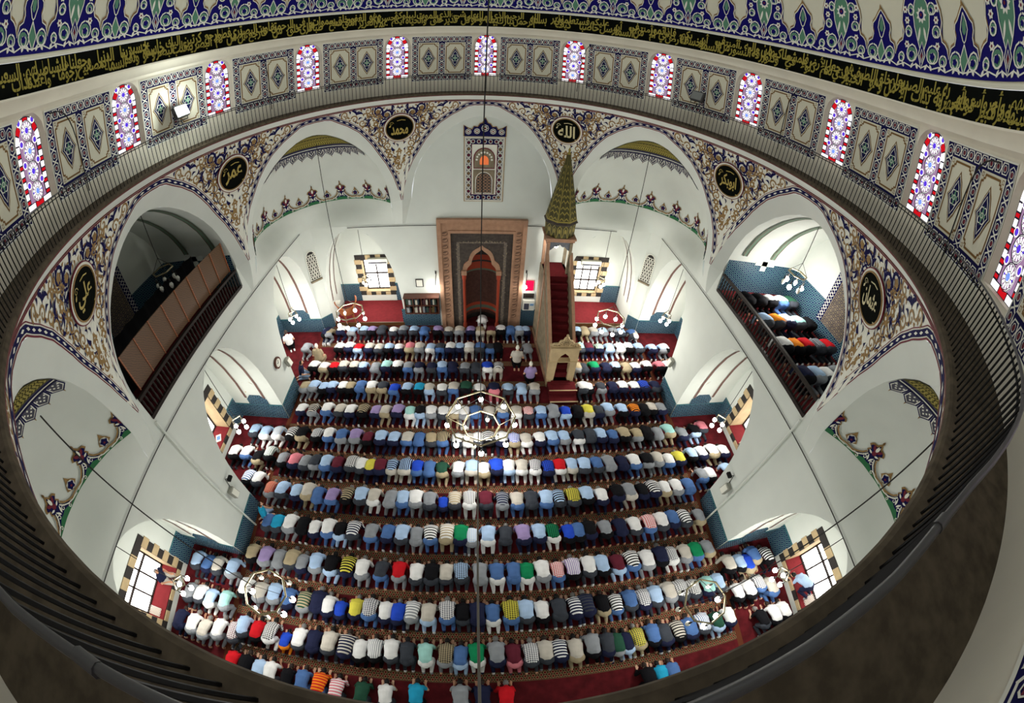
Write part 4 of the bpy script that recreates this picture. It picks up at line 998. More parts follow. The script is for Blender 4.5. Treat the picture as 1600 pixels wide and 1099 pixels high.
mb = MB(); mb.grid(lambda u, v: octa(.62, .70, 6.16, 6.22, u, v), 8, 1); mb.grid(lambda u, v: octa(.70, .64, 6.22, 6.30, u, v), 8, 1); mb.build('eave', DARKST, mn)
mb = MB(); mb.grid(lambda u, v: octa(.64, .07, 6.28, 8.85, u, v), 8, 1, 0)
P = Paint()
for i in range(8):
    P.add(o_ribbon([(i/8, .0), (i/8, 1.)], .012), 1, 1)
    for r in range(5):
        v = .04+.17*r; d = .07
        for cx in ((.3, .7) if r < 3 else (.5,)):
            P.add([[((i+x)/8, y) for x, y in p] for p in o_ribbon([(cx-.18, v), (cx, v+.035), (cx+.18, v), (cx+.2, v+.09), (cx, v+.13), (cx-.2, v+.09)], .022, True)], 1, 1)
    P.add([[((i+x)/8, y) for x, y in p] for p in o_ribbon([(0, .02), (1, .02)], .02)], 1, 1)
P.lay(mb, lambda u, v, l: octa(.64, .07, 6.28, 8.85, max(0, min(.99999, u)), v, l), .004)
mb.build('spire', [OLIVE, GILT], mn)
mb = MB(); mb.ball((X0, ty, 8.9), .07); mb.lathe([(.03, 0), (.05, .08), (.0, .2)], (X0, ty, 8.95), 8); mb.build('finial', GILT, mn, smooth=60)
bl = tag(empty('hanging_lamp', (X0-.05, ty, 5.02)), 'bright round bulb hanging under the pulpit canopy', 'lamp')
mb = MB(); mb.ball((0, 0, 0), .09, 10); mb.build('bulb', BULB, bl, smooth=60)
mb = MB(); mb.tube([(0, 0, .08), (0, 0, .44)], .01, 5); mb.build('flex', CABLE, bl)

# ------------------------------------------------------------------ preaching chair, bookcase, small fittings on the front wall
pc = tag(empty('preaching_chair', (-6.75, 8.2, .2), .5), 'carved oak preaching chair with curving sides beside the front window bay', 'chair')
mb = MB()
mb.grid(lambda u, v: ((.42+.12*v)*cos(pi*(1.15*u-.07)+pi), (.36+.1*v)*sin(pi*(1.15*u-.07)+pi), .55+(.45+.28*abs(cos(pi*u))**2)*v), 24, 4); mb.build('side_panel', PULPITW, pc, smooth=50)
mb = MB(); mb.tube([((.55)*cos(pi*(1.15*u-.07)+pi), .46*sin(pi*(1.15*u-.07)+pi), 1.0+.28*abs(cos(pi*u))**2) for u in [j/24 for j in range(25)]], .035, 6); mb.build('top_rail', PULPITW, pc, smooth=50)
mb = MB(); mb.lathe([(.001, .54), (.42, .56), (.3, .5)], n=12); mb.build('seat', WALNUT, pc)
for a in range(4):
    mb = MB(); mb.tube([(.3*cos(a*pi/2+.8), .28*sin(a*pi/2+.8), 0), (.3*cos(a*pi/2+.8), .28*sin(a*pi/2+.8), .56)], .04, 8); mb.build('leg', PULPITW, pc)
mb = MB(); mb.box((-.42, -.1, 1.22), (.26, .2, .02), 0, Matrix.Rotation(.5, 3, 'X')); tag(mb.build('paper', PWHITE, None, loc=(-6.72, 8.2, .2)), 'white sheet of paper lying on the carved oak preaching chair', 'paper')
bc = tag(empty('bookcase', (-2.77, 7.78, 1.0)), 'low walnut bookcase of four compartments on the blue tiles beside the prayer niche', 'bookcase')
for nm, c, d in (('base', (0, 0, .02), (1.64, .36, .04)), ('top', (0, 0, .93), (1.70, .40, .05)), ('back', (0, .17, .48), (1.6, .02, .9)), ('shelf', (0, 0, .48), (1.6, .34, .03)), ('side', (-.8, 0, .48), (.04, .36, .9)), ('side', (.8, 0, .48), (.04, .36, .9)), ('divider', (-.4, 0, .48), (.03, .34, .9)), ('divider', (0, 0, .48), (.03, .34, .9)), ('divider', (.4, 0, .48), (.03, .34, .9))):
    mb = MB(); mb.box(c, d); mb.build(nm, WALNUT, bc)
CLOTHC = [srgb(*c) for c in ((60, 30, 34), (30, 44, 52), (180, 176, 160), (44, 60, 50), (86, 70, 40), (150, 150, 152))]
bmats = [flat('book_cover_%s' % n, c, .6) for n, c in zip(('maroon', 'slate', 'cream', 'green', 'tan', 'grey'), CLOTHC)]; bnames = ('maroon', 'slate', 'cream', 'green', 'tan', 'grey')
ORD = ['first', 'second', 'third', 'fourth', 'fifth', 'sixth', 'seventh', 'eighth', 'ninth', 'tenth', 'eleventh', 'twelfth', 'thirteenth', 'fourteenth', 'fifteenth', 'sixteenth', 'seventeenth', 'eighteenth', 'nineteenth', 'twentieth']
ORD += ['twenty-'+o for o in ORD[:9]]+['thirtieth']+['thirty-'+o for o in ORD[:9]]
for comp in range(4):
    for lev in range(2):
        x = -.78+.4*comp; q = random.randint(3, 4)
        for j in range(q):
            w, h = random.uniform(.06, .1), random.uniform(.26, .36); x += w/2+.008
            m_ = random.randrange(6); mb = MB(); mb.box((0, 0, h/2), (w, .22, h))
            o = mb.build('book', bmats[m_], None, loc=(-2.77+x, 7.78, 1.04+(.455 if lev else 0.)))
            tag(o, '%s book, %s in the %s compartment, %s shelf of walnut bookcase' % (bnames[m_], ORD[j], ORD[comp], 'upper' if lev else 'lower'), 'book', 'books in the low bookcase'); x += w/2
def plate(name, c, d, m, label, cat, parts=()):
    e = empty(name, c); mb = MB(); mb.box((0, 0, 0), d); mb.build('case', m, e); tag(e, label, cat)
    for nm, pc_, pd, pm in parts: mb = MB(); mb.box(pc_, pd); mb.build(nm, pm, e)
    return e
LED = emit('red_led', srgb(255, 20, 70), 1.6); SCREEN = flat('screen_blue', srgb(120, 160, 200), .3)
plate('framed_notice', (-2.82, 7.97, 2.53), (.36, .03, .42), BLKST, 'small framed notice on white wall above the bookcase', 'notice', [('sheet', (0, -.018, 0), (.28, .01, .34), PWHITE)])
plate('led_display', (2.28, 7.96, 2.42), (.36, .05, .52), LED, 'glowing red display panel on the wall between niche and pulpit', 'display')
plate('digital_clock', (2.28, 7.95, 1.86), (.5, .06, .24), BLKST, 'flat black clock unit below the glowing red display', 'clock', [('digits', (0, -.032, 0), (.36, .01, .1), DWOOD)])
plate('control_cabinet', (2.3, 7.9, 1.38), (.56, .18, .56), PWHITE, 'pale control cabinet below the black clock beside the pulpit', 'cabinet', [('door', (-.1, -.095, -.05), (.24, .02, .34), GREYP), ('screen', (.15, -.095, .06), (.18, .02, .12), SCREEN)])
for x, z, lb in ((-2.03, 2.35, 'wall lamp on a dark curved arm, bookcase edge of the prayer niche'), (2.08, 2.42, 'wall lamp on a dark curved arm, pulpit edge of the prayer niche')):
    e = tag(empty('bracket_lamp', (x, 7.97, z)), lb, 'lamp'); mb = MB(); mb.tube([(0, 0, .75), (.02, -.1, .7), (.0, -.2, .45), (-.02, -.24, .2)], .018, 6); mb.build('arm', CABLE, e)
    mb = MB(); mb.ball((-.02, -.24, .06), .08, 10); mb.build('bulb', BULB, e, smooth=60); mb = MB(); mb.box((0, -.01, .75), (.06, .03, .14)); mb.build('bracket', CABLE, e)
for x, lb in ((-5.23, 'white air conditioner above the front window nearest the preaching chair'), (5.62, 'white air conditioner above the front window behind the pulpit')):
    e = tag(empty('air_conditioner', (x, 9.84, 2.72)), lb, 'air conditioner'); mb = MB(); mb.box((0, 0, 0), (1.05, .2, .28)); mb.build('case', PWHITE, e); mb = MB(); mb.box((0, -.1, -.07), (.95, .02, .07)); mb.build('vent', GREYP, e)

# ------------------------------------------------------------------ roundels with their names
NAMES = {-22.5: 'محمد', 22.5: 'الله', -67.5: 'عمر', 67.5: 'ابوبكر', -112.5: 'علي', 112.5: 'عثمان', -157.5: 'حسن', 157.5: 'حسين'}
RL = {-22.5: 'above the bookcase side of the front wall', 22.5: 'behind the pulpit spire', -67.5: 'between preaching chair niche and board screen', 67.5: 'between pulpit-side niche and lit gallery', -112.5: 'just past the board screen gallery', 112.5: 'just past the lit gallery', -157.5: 'x', 157.5: 'x'}
for az, nm in NAMES.items():
    if abs(az) > 150: continue
    z = 9.72; r = sph_r(z); Nn = Vector((sin(radians(az))*r, cos(radians(az))*r, z-6.91)).normalized()
    Cc = Vector(rev(az, z, r-.075)); S = Vector((cos(radians(az)), -sin(radians(az)), 0)); U = S.cross(Nn)*-1
    if U.z < 0: U = -U
    F = lambda u, v, l: tuple(Cc+S*u+U*v-Nn*l)
    e = tag(empty('roundel', Cc), 'black roundel with gold writing and ochre rim, %s' % RL[az], 'roundel', 'roundels between the arches')
    def part(name, mats, fill):
        mb = MB(); fill(mb); mb.v = [tuple(Vector(v)-Cc) for v in mb.v]; return mb.build(name, mats, e)
    circ = lambda r, n=40: [(r*cos(2*pi*i/n), r*sin(2*pi*i/n)) for i in range(n)]
    part('disc', [BLACKG], lambda mb: mb.prism(circ(.49), lambda u, v: F(u, v, .012), lambda u, v: F(u, v, -.015)))
    def rim(mb):
        for p in o_ribbon(circ(.50), .03, True): mb.prism(p, lambda u, v: F(u, v, .03), lambda u, v: F(u, v, -.015), 0)
        for p in o_ribbon(circ(.54), .06, True): mb.prism(p, lambda u, v: F(u, v, .012), lambda u, v: F(u, v, -.015), 1)
        for p in o_ribbon(circ(.575), .02, True): mb.prism(p, lambda u, v: F(u, v, .016), lambda u, v: F(u, v, -.015), 2)
    part('rim', [GOLD, PWHITE, MAROON], rim)
    def txt(mb):
        w = .62; write(mb, nm, lambda u, v: F(u, v, .02), 0, .31, w, -.28, .5, False)
    ink = flat('pale_gold_%d' % (az+200), srgb(196, 186, 142) if az in (22.5, 112.5) else srgb(172, 152, 74), .5)
    part('lettering', [ink], txt)
    for fl in (o_ribbon([(-.1, .3), (.06, .33), (.2, .3)], .025), o_leaf(-.38, .05, .12, .05, 1.), o_leaf(.3, -.33, .14, .04, 0), o_spiral(-.3, .2, .08, 1.2, 0, .016)):
        part('flourish', [ink], lambda mb: [mb.poly([F(u, v, .02) for u, v in p]) for p in fl])

# ------------------------------------------------------------------ chandeliers and other lights
LC = (1., .965, .90)
def lamp(loc, power, r=.08):
    L = bpy.data.lights.new('lamp_light', 'POINT'); L.energy = power; L.color = LC; L.shadow_soft_size = r
    o = bpy.data.objects.new('lamp_light', L); COL.objects.link(o); o.location = loc; return o
PEND = {}
def chandelier(loc, label, r, n, lit, top, inner=0., group=None, drop=.3, power=60., scale=1.):
    e = tag(empty('chandelier', loc), label, 'chandelier', group)
    pts = [(r*sin(2*pi*j/n), r*cos(2*pi*j/n), 0) for j in range(n)]
    mb = MB(); mb.tube(pts, .028*scale, 6, closed=True); mb.build('ring', BRASS, e)
    if inner:
        q = [(inner*sin(2*pi*j/n), inner*cos(2*pi*j/n), -.42) for j in range(n)]; mb = MB(); mb.tube(q, .026, 6, closed=True); mb.build('lower_ring', BRASS, e)
        for j in range(n): mb = MB(); mb.tube([pts[j], q[j]], .010, 4); mb.build('strut', BRASS, e)
    for j in range(0, n, 1 if n < 6 else 2): mb = MB(); mb.tube([pts[j], (0, 0, .75*r+.15)], .008, 4); mb.build('stay', CABLE, e)
    mb = MB(); mb.tube([(0, 0, .75*r+.15), (0, 0, top-loc[2])], .012, 5); mb.build('chain', CABLE, e)
    if ('holder', scale) not in PEND:
        mb = MB(); mb.tube([(0, 0, 0), (0, 0, -drop)], .007, 4); mb.lathe([(.02, -drop+.1), (.035, -drop+.02), (.03, -drop-.02)], n=8); a = mb.build('lamp_holder', CABLE, e); PEND['holder', scale] = a
        mb = MB(); mb.lathe([(.001, -drop-.02), (.045, -drop-.04), (.082, -drop-.1), (.07, -drop-.16), (.03, -drop-.2), (.001, -drop-.21)], n=12); b = mb.build('bulb', BULB, a, smooth=60); PEND['bulb', scale] = b
        mb = MB(); mb.lathe([(.001, -drop-.02), (.04, -drop-.04), (.07, -drop-.1), (.05, -drop-.18), (.001, -drop-.24)], n=10); c = mb.build('bulb', PWHITE, a, smooth=60); PEND['dead', scale] = c
        first = a
        for k in ('holder', 'bulb', 'dead'): COL.objects.unlink(PEND[k, scale])
    spots = [(p[0], p[1], 0., j in lit) for j, p in enumerate(pts)]
    if inner: spots += [(inner*sin(2*pi*(j+.5)/n), inner*cos(2*pi*(j+.5)/n), -.42, j in (5,)) for j in range(0, n, 2)]+[(inner*.9*sin(2*pi*5.3/n), inner*.9*cos(2*pi*5.3/n), -.3, True)]
    nl = 0
    for x, y, z, on in spots:
        h = PEND['holder', scale].copy(); COL.objects.link(h); h.parent = e; h.location = (x, y, z); h.name = 'lamp_holder'
        b = PEND['bulb' if on else 'dead', scale].copy(); COL.objects.link(b); b.parent = h; b.location = (0, 0, 0); b.name = 'bulb'; nl += on
    if nl: lamp((loc[0], loc[1], loc[2]-drop-.22), power*nl, .25 if r < .5 else .5)
    return e
chandelier((.05, -.05, 3.02), 'big eight-sided chandelier with two brass rings hanging under the dome centre', 1.02, 8, range(8), 20., .56, drop=.28, power=30)
for x, y, lb, lit in ((-5.42, 5.4, 'eight-sided brass chandelier hanging near the preaching chair', (0, 2, 3, 4, 5, 6)), (5.36, 5.05, 'eight-sided brass chandelier hanging beside the pulpit stair', range(8)), (-5.3, -5.55, 'eight-sided brass chandelier low over rear rows, board screen side', (3, 2, 6)), (5.4, -6.0, 'eight-sided brass chandelier low over rear rows, lit gallery side', (2, 3, 4))):
    chandelier((x, y, 2.85), lb, .6, 8, lit, 9.7, drop=.26, power=44, group='chandeliers of the corner half-domes')
bay = {(-1, 0): 'front bay below the board screen side', (-1, 1): 'middle bay below the board screen', (-1, 2): 'rear bay, board screen side', (1, 0): 'front bay, pulpit side', (1, 1): 'middle bay below the lit gallery', (1, 2): 'rear bay, lit gallery side'}
for (s, j), lb in bay.items():
    y = (6.05, 0., -5.85)[j]
    chandelier((s*8.55, y, 2.3), 'small ring lamp of four bulbs in the %s' % lb, .24, 4, range(4), 5.2, drop=.2, power=34, group='small ring lamps of the bays', scale=.9)
chandelier((-5.68, 8.95, 2.3), 'small ring lamp of bulbs before the front window near preaching chair', .22, 4, (0, 1, 2), 5.2, drop=.2, power=30, group='small ring lamps of the bays', scale=.9)
chandelier((6.0, 8.95, 2.3), 'small ring lamp of bulbs before the front window behind pulpit', .22, 4, range(4), 5.2, drop=.2, power=30, group='small ring lamps of the bays', scale=.9)
chandelier((9.75, 1.3, 7.75), 'small ring lamp of three bulbs lit in the open gallery', .34, 6, (0, 2, 4), 9.7, drop=.3, power=60, scale=.95)
chandelier((-9.2, .9, 7.9), 'small unlit ring lamp hanging above the brown board screen', .34, 6, (), 9.7, drop=.3, power=0, scale=.95)
lamp((X0-.05, ty-.2, 4.9), 25, .09); lamp((-2.05, 7.6, 2.35), 20, .08); lamp((2.06, 7.6, 2.4), 20, .08)
def flood(az, z, lit, label):
    a = radians(az); e = tag(empty('floodlight', (7.22*sin(a), 7.22*cos(a), z), -a), label, 'floodlight')
    R = Matrix.Rotation(-.35, 3, 'X')
    mb = MB(); mb.box((0, 0, 0), (.40, .13, .30), 0, R); mb.build('housing', PIPE, e)
    mb = MB(); mb.box((0, -.075, .02), (.34, .012, .24), 0, R); mb.build('glass', emit('flood_glow', (.93, 1, .96, 1), 40.) if lit else flat('dull_glass', srgb(110, 112, 108), .2), e)
    mb = MB(); mb.tube([(-.22, 0, 0), (-.22, .05, -.22), (.22, .05, -.22), (.22, 0, 0)], .014, 5); mb.tube([(0, .05, -.22), (0, .0, z*0-.32)], .018, 5); mb.build('bracket', IRON, e)
    if lit:
        L = bpy.data.lights.new('flood_light', 'POINT'); L.energy = 60; L.color = (.92, 1, .95); L.shadow_soft_size = .1
        o = bpy.data.objects.new('flood_light', L); COL.objects.link(o); o.location = (6.9*sin(a), 6.9*cos(a), z+.05)
flood(-79.7, 11.93, True, 'glaring lit floodlight fixed at the walkway railing')
flood(56.6, 11.88, False, 'unlit grey floodlight fixed at the walkway railing')

# ------------------------------------------------------------------ cables, pipes, speakers, clock
def cable(name, pts, r, m, label, cat='cable', group=None):
    mb = MB(); mb.tube(pts, r, 5); return tag(mb.build(name, m), label, cat, group)
for s, w in ((-1, 'below the board screen'), (1, 'below the lit gallery')):
    cable('power_cable', [(s*7.96, 7.9, 5.44), (s*7.96, -7.9, 5.42)], .014, CABLE, 'thin dark cable running level along the side wall '+w)
    e = cable('drain_pipe', [(s*7.93, -2.82, 0), (s*7.93, -2.82, 5.9)], .035, WHITE, 'white upright pipe on the side wall '+w, 'pipe')
cable('power_cable', [(-5.8, 7.96, 5.44), (-1.86, 7.96, 5.42)], .014, CABLE, 'thin dark cable on the front wall, bookcase side of the prayer niche')
cable('power_cable', [(1.94, 7.96, 5.44), (5.9, 7.96, 5.42)], .014, CABLE, 'thin dark cable on the front wall, pulpit side of the prayer niche')
cable('hauling_rope', [(0, 0, 3.75), (.012, -1.8, 5.55), (.03, -4.3, 8.0), (.05, -7.06, 10.76)], .0055, CORD, 'long grey rope slanting from the big chandelier up towards the viewer')
for az0, az1, dz in ((-107.7, -102., 0), (-58.1, -54.9, 0), (27.5, 24., 0), (81., 77., 0), (128., 122., 0)):
    pts = [rev(lerp(az0, az1, t**.6), lerp(12.88, 11.2, t*t), drum_r(lerp(12.88, 11.2, t*t))-.03-.1*sin(pi*t)) for t in [j/10 for j in range(11)]]
    cable('loose_cable', pts, .012, CABLE, 'black cable drooping over painted drum, %s' % {-107.7: 'two windows past the glaring floodlight', -58.1: 'next to the glaring floodlight, frontward', 27.5: 'pulpit side of the front window', 81.: 'one window past the unlit floodlight', 128.: 'nearest the viewer above the railing'}[az0], 'cable', 'loose cables on the drum')
for s in (-1, 1):
    sdn = 'board screen' if s < 0 else 'lit gallery'
    for (y, z, w) in ((3.43, 1.85, 'front'), (-2.52, 1.9, 'rear')):
        e = tag(empty('loudspeaker', (s*7.86, y, z)), 'grey wall loudspeaker on the %s pier of the %s wall' % (w, sdn), 'loudspeaker'); M = Matrix.Rotation(s*.25, 3, 'Y')
        mb = MB(); mb.box((0, 0, 0), (.16, .24, .36), 0, M); mb.build('case', flat('speaker_grey_%d%d' % (s+1, y > 0), srgb(150, 150, 140), .6), e); mb = MB(); mb.box((s*.09, 0, 0), (.1, .05, .05)); mb.build('bracket', IRON, e); mb = MB(); mb.box((-s*.085, 0, .0), (.01, .2, .3), 0, M); mb.build('grille', PWHITE, e)
    e = tag(empty('camera', (s*7.8, -2.3, 2.42)), 'small dark camera on a thin bracket, %s wall' % sdn, 'camera'); mb = MB(); mb.box((0, 0, 0), (.12, .2, .09)); mb.build('case', IRON, e); mb = MB(); mb.tube([(s*.2, -.1, -.5), (s*.16, -.05, 0), (0, 0, 0)], .012, 5); mb.build('bracket', IRON, e)
e = tag(empty('round_clock', (-7.95, 2.86, 2.35)), 'round dark-rimmed clock on the front pier of the board screen wall', 'clock')
mb = MB(); mb.prism([(.24*cos(a*pi/12), .24*sin(a*pi/12)) for a in range(24)], lambda u, v: (.03, u, v), lambda u, v: (-.04, u, v)); mb.build('rim', WALNUT, e)
mb = MB(); mb.prism([(.17*cos(a*pi/12), .17*sin(a*pi/12)) for a in range(24)], lambda u, v: (.04, u, v), lambda u, v: (.02, u, v)); mb.build('face', PWHITE, e)
mb = MB()
for p in o_ribbon([(0, 0), (.02, .13)], .02)+o_ribbon([(0, 0), (-.09, .03)], .024): mb.prism(p, lambda u, v: (.048, u, v), lambda u, v: (.041, u, v))
mb.build('hand', BLKST, e)

e = tag(empty('mat', (-10.75, -.35, .495)), 'small green mat with a yellow centre on the middle window sill, board screen side', 'mat')
mb = MB(); mb.box((0, 0, 0), (.34, .46, .015)); mb.build('border', DGREEN, e); mb = MB(); mb.box((0, 0, .009), (.2, .3, .008)); mb.build('centre', flat('mat_yellow', srgb(190, 190, 70), .9), e)
e = tag(empty('booklet', (-10.72, .35, .495), .5), 'white and blue booklet lying on the middle window sill, board screen side', 'book')
mb = MB(); mb.box((0, 0, 0), (.24, .36, .02)); mb.build('cover', PWHITE, e); mb = MB(); mb.box((0, 0, .011), (.16, .2, .004)); mb.build('picture', flat('booklet_blue', srgb(70, 120, 170), .5), e)

# ------------------------------------------------------------------ people
def loft(path, n=10, up=(0, 0, 1), cap=True):
    """path: (x, y, z, rx, rz); rings across the path, rounded at both ends"""
    P = [Vector(p[:3]) for p in path]; R = [(p[3], p[4] if len(p) > 4 else p[3]) for p in path]
    if cap:
        for e, q in ((0, 1), (-1, -2)):
            d = (P[e]-P[q]).normalized(); r = min(R[e])
            a, b = P[e]+d*r*.55, P[e]+d*r*.92; ra, rb = tuple(x*.8 for x in R[e]), tuple(x*.3 for x in R[e])
            if e == 0: P = [b, a]+P; R = [rb, ra]+R
            else: P = P+[a, b]; R = R+[ra, rb]
    vs = []; k = len(P); U0 = Vector(up)
    for i in range(k):
        t = (P[min(i+1, k-1)]-P[max(i-1, 0)]).normalized(); S = t.cross(U0)
        if S.length < .15: S = t.cross(Vector((0, 1, 0)))
        S.normalize(); U = S.cross(t)
        vs += [P[i]+S*cos(2*pi*j/n)*R[i][0]+U*sin(2*pi*j/n)*R[i][1] for j in range(n)]
    fs = [(i*n+j, i*n+(j+1) % n, (i+1)*n+(j+1) % n, (i+1)*n+j) for i in range(k-1) for j in range(n)]
    fs += [tuple(range(n))[::-1], tuple((k-1)*n+j for j in range(n))]
    return vs, fs
def fuse(name, lofts, voxel, smooth_it=2, uvfn=None):
    """one continuous surface out of overlapping lofts"""
    mb = MB()
    for l in lofts: mb.add(*l)
    o = mb.build(name, [WHITE]); m = o.modifiers.new('r', 'REMESH'); m.mode = 'VOXEL'; m.voxel_size = voxel
    if smooth_it: q = o.modifiers.new('s', 'SMOOTH'); q.iterations = smooth_it; q.factor = .5
    bpy.context.view_layer.update()
    me = bpy.data.meshes.new_from_object(o.evaluated_get(bpy.context.evaluated_depsgraph_get())); me.name = name
    bpy.data.objects.remove(o)
    me.polygons.foreach_set('use_smooth', [True]*len(me.polygons))
    if uvfn:
        uv = me.uv_layers.new(name='pattern')
        for l in me.loops: uv.data[l.index].uv = uvfn(me.vertices[l.vertex_index].co)
    return me
def figure(pose, k, rnd, vb=.011):
    j = lambda a=.02: rnd.uniform(-a, a)
    if pose == 'bow':
        hz = .47+j(.03); dx = j(.03)
        pel, wai, che, sho, nec, hea = (0, .39, hz), (dx*.4, .56, hz-.01), (dx*.8, .74, .39), (dx, .875, .29), (dx, .95, .20), (dx, 1.035, .125)
        kx, fx = .15+j(.03), .12+j(.04)
        legs = [[(s*fx, .10, .13, .04), (s*(fx+.01), .24, .10, .052), (s*kx, .47, .075, .06), (s*(kx-.01), .475, .15, .068), (s*.115, .41, .32, .088), (s*.10, .37, .44, .115)] for s in (-1, 1)]
        feet = [[(s*fx, .105, .12, .036), (s*fx, .075, .14, .038, .042), (s*fx, .045, .08, .040, .034), (s*fx, .045, .03, .044, .026), (s*fx, .09, .018, .04, .016)] for s in (-1, 1)]
        elb, wri = [(s*(.255+j()), .80, .10) for s in (-1, 1)], [(s*(.165+j(.02)), .945, .045) for s in (-1, 1)]
        fdir = (0, 1, -.12); hair_c = (dx, 1.06, .16)
    else:
        pel, wai, che, sho, nec, hea = (0, .24, .27), (0, .26, .42), (0, .30, .58), (0, .34, .72), (0, .37, .80), (0, .42, .92)
        kx, fx = .17, .09
        legs = [[(s*fx, .04, .05, .04), (s*(fx+.03), .25, .06, .055), (s*kx, .60, .07, .06), (s*(kx-.01), .60, .13, .07), (s*.14, .42, .20, .088), (s*.10, .26, .27, .115)] for s in (-1, 1)]
        feet = [[(s*fx, .05, .05, .036), (s*fx, -.02, .045, .04, .03), (s*fx, -.10, .03, .04, .022)] for s in (-1, 1)]
        elb, wri = [(s*.27, .30, .43) for s in (-1, 1)], [(s*.16, .50, .29) for s in (-1, 1)]
        fdir = (0, .8, -.5); hair_c = (0, .40, .96)
    up = (0, 0, 1) if pose == 'bow' else (0, 1, 0)
    tor = [(*pel, .165, .125), (*wai, .165, .115), (*che, .195, .12), (*sho, .175, .085), (*nec, .06, .055)]
    head = [(*nec, .052, .052), tuple(Vector(nec).lerp(Vector(hea), .5))+(.06, .065), (*hea, .074, .088), tuple(Vector(hea)+(Vector(hea)-Vector(nec)).normalized()*.06)+(.066, .075)]
    shp = [Vector(sho)+Vector((s*.165, 0, -.005)) for s in (-1, 1)]
    arms = [[(*shp[i], .058), (*elb[i], .045), (*wri[i], .030)] for i in (0, 1)]
    fd = Vector(fdir).normalized(); hands = []
    for i, s in enumerate((-1, 1)):
        w = Vector(wri[i]); hands.append(loft([(*w, .03, .024), (*(w+fd*.05), .040, .017), (*(w+fd*.095), .040, .014)], 8, up))
        for f, (ox, L) in enumerate(((-.033, .062), (-.011, .076), (.011, .072), (.033, .055))):
            a = w+fd*.09+Vector((ox, 0, 0)); b = a+fd*L*.55+Vector((ox*.1, 0, .006)); c = a+fd*L+Vector((ox*.2, 0, -.008))
            hands.append(loft([(*a, .0095), (*b, .009), (*c, .0075)], 6, up))
        a = w+fd*.03+Vector((-s*.03, 0, 0)); hands.append(loft([(*a, .012), (*(a+fd*.035+Vector((-s*.028, 0, -.004))), .0105), (*(a+fd*.065+Vector((-s*.03, 0, -.008))), .0085)], 6, up))
    # nose and ears
    hv = Vector(hea); fdn = Vector((0, .35, -1)).normalized() if pose == 'bow' else Vector((0, 1, -.05)).normalized()
    extra = [loft([(*(hv+fdn*.06), .014), (*(hv+fdn*.105), .017)], 6)]+[loft([(*(hv+Vector((s*.07, 0, 0))), .012, .02), (*(hv+Vector((s*.088, -.01, .005))), .009, .026)], 6) for s in (-1, 1)]
    body = [loft([(a, b, c, r*.93, q*.93) for a, b, c, r, q in tor], 14, up), loft(head, 12, up)]+[loft(l, 8) for l in legs+feet+arms]+hands+extra
    sh_t = [(lerp(pel[0], wai[0], .15), lerp(pel[1], wai[1], .15), lerp(pel[2], wai[2], .15)+.012, .20, .142)]+[(wai[0], wai[1], wai[2], .192, .132), (*che, .225, .14), (*sho, .20, .108), tuple(Vector(sho).lerp(Vector(nec), .55))+(.095, .08)]
    slv = 1. if k % 2 == 0 else .55
    sl = [[(*shp[i], .074), tuple(shp[i].lerp(Vector(elb[i]), slv))+(.066,)]+([tuple(Vector(elb[i]).lerp(Vector(wri[i]), .8))+(.048,)] if slv == 1. else []) for i in (0, 1)]
    shirt = [loft(sh_t, 14, up)]+[loft(l, 8) for l in sl]
    d = Vector(pel)-Vector(wai); d.normalize()
    tr = [loft([(*(Vector(pel)-d*.05), .178, .132), (*pel, .185, .138), (*(Vector(pel)+d*.09), .15, .115)], 14, up)]+[loft([(a, b, c, r*1.17+.006) for a, b, c, r in l], 9) for l in legs]
    soc = [loft([(a, b, c, (q[0]+.005), (q[-1]+.005)) for a, b, c, *q in l], 8) for l in feet]
    hr = [loft([(*(hv*.5+Vector(hair_c)*.5-(Vector(hea)-Vector(nec)).normalized()*.04), .078, .09), (*(hv*.4+Vector(hair_c)*.6), .084, .095), (*(hv*.5+Vector(hair_c)*.5+(Vector(hea)-Vector(nec)).normalized()*.055), .062, .072)], 12, up)]
    if pose == 'bow': uvs = lambda co: (co.x, co.y-.45*co.z)
    else: uvs = lambda co: (co.x, co.z)
    return dict(body=fuse('person', body, vb), shirt=fuse('shirt', shirt, .016, 2, uvs), trousers=fuse('trousers', tr, .018, 2), sock=fuse('sock', soc[:1], .014, 1), sock2=fuse('sock', soc[1:], .014, 1), hair=fuse('hair', hr, .013, 1))
rnd = random.Random(3)
FIG = [figure('bow', k, rnd) for k in range(4)]; SIT = figure('sit', 1, rnd)
FC = {'w': (226, 226, 226), 'v': (190, 184, 174), 'l': (164, 190, 222), 'b': (74, 106, 158), 'B': (36, 72, 190), 'n': (30, 34, 60), 'k': (16, 16, 20), 'g': (136, 140, 146), 'd': (56, 60, 68), 'G': (20, 128, 82), 'D': (36, 74, 58), 't': (36, 150, 190), 'r': (190, 24, 34), 'm': (94, 34, 48), 'p': (206, 120, 132), 'P': (150, 132, 178), 'y': (206, 196, 76), 'o': (226, 130, 30), 'e': (164, 150, 122), 'a': (156, 206, 200), 'c': (110, 80, 56)}
FN = {'w': 'white', 'v': 'oatmeal', 'l': 'sky-blue', 'b': 'denim-blue', 'B': 'royal-blue', 'n': 'navy', 'k': 'black', 'g': 'grey', 'd': 'charcoal', 'G': 'emerald', 'D': 'bottle-green', 't': 'turquoise', 'r': 'red', 'm': 'maroon', 'p': 'pink', 'P': 'lilac', 'y': 'yellow', 'o': 'orange', 'e': 'khaki', 'a': 'mint', 'c': 'brown'}
CM = {}
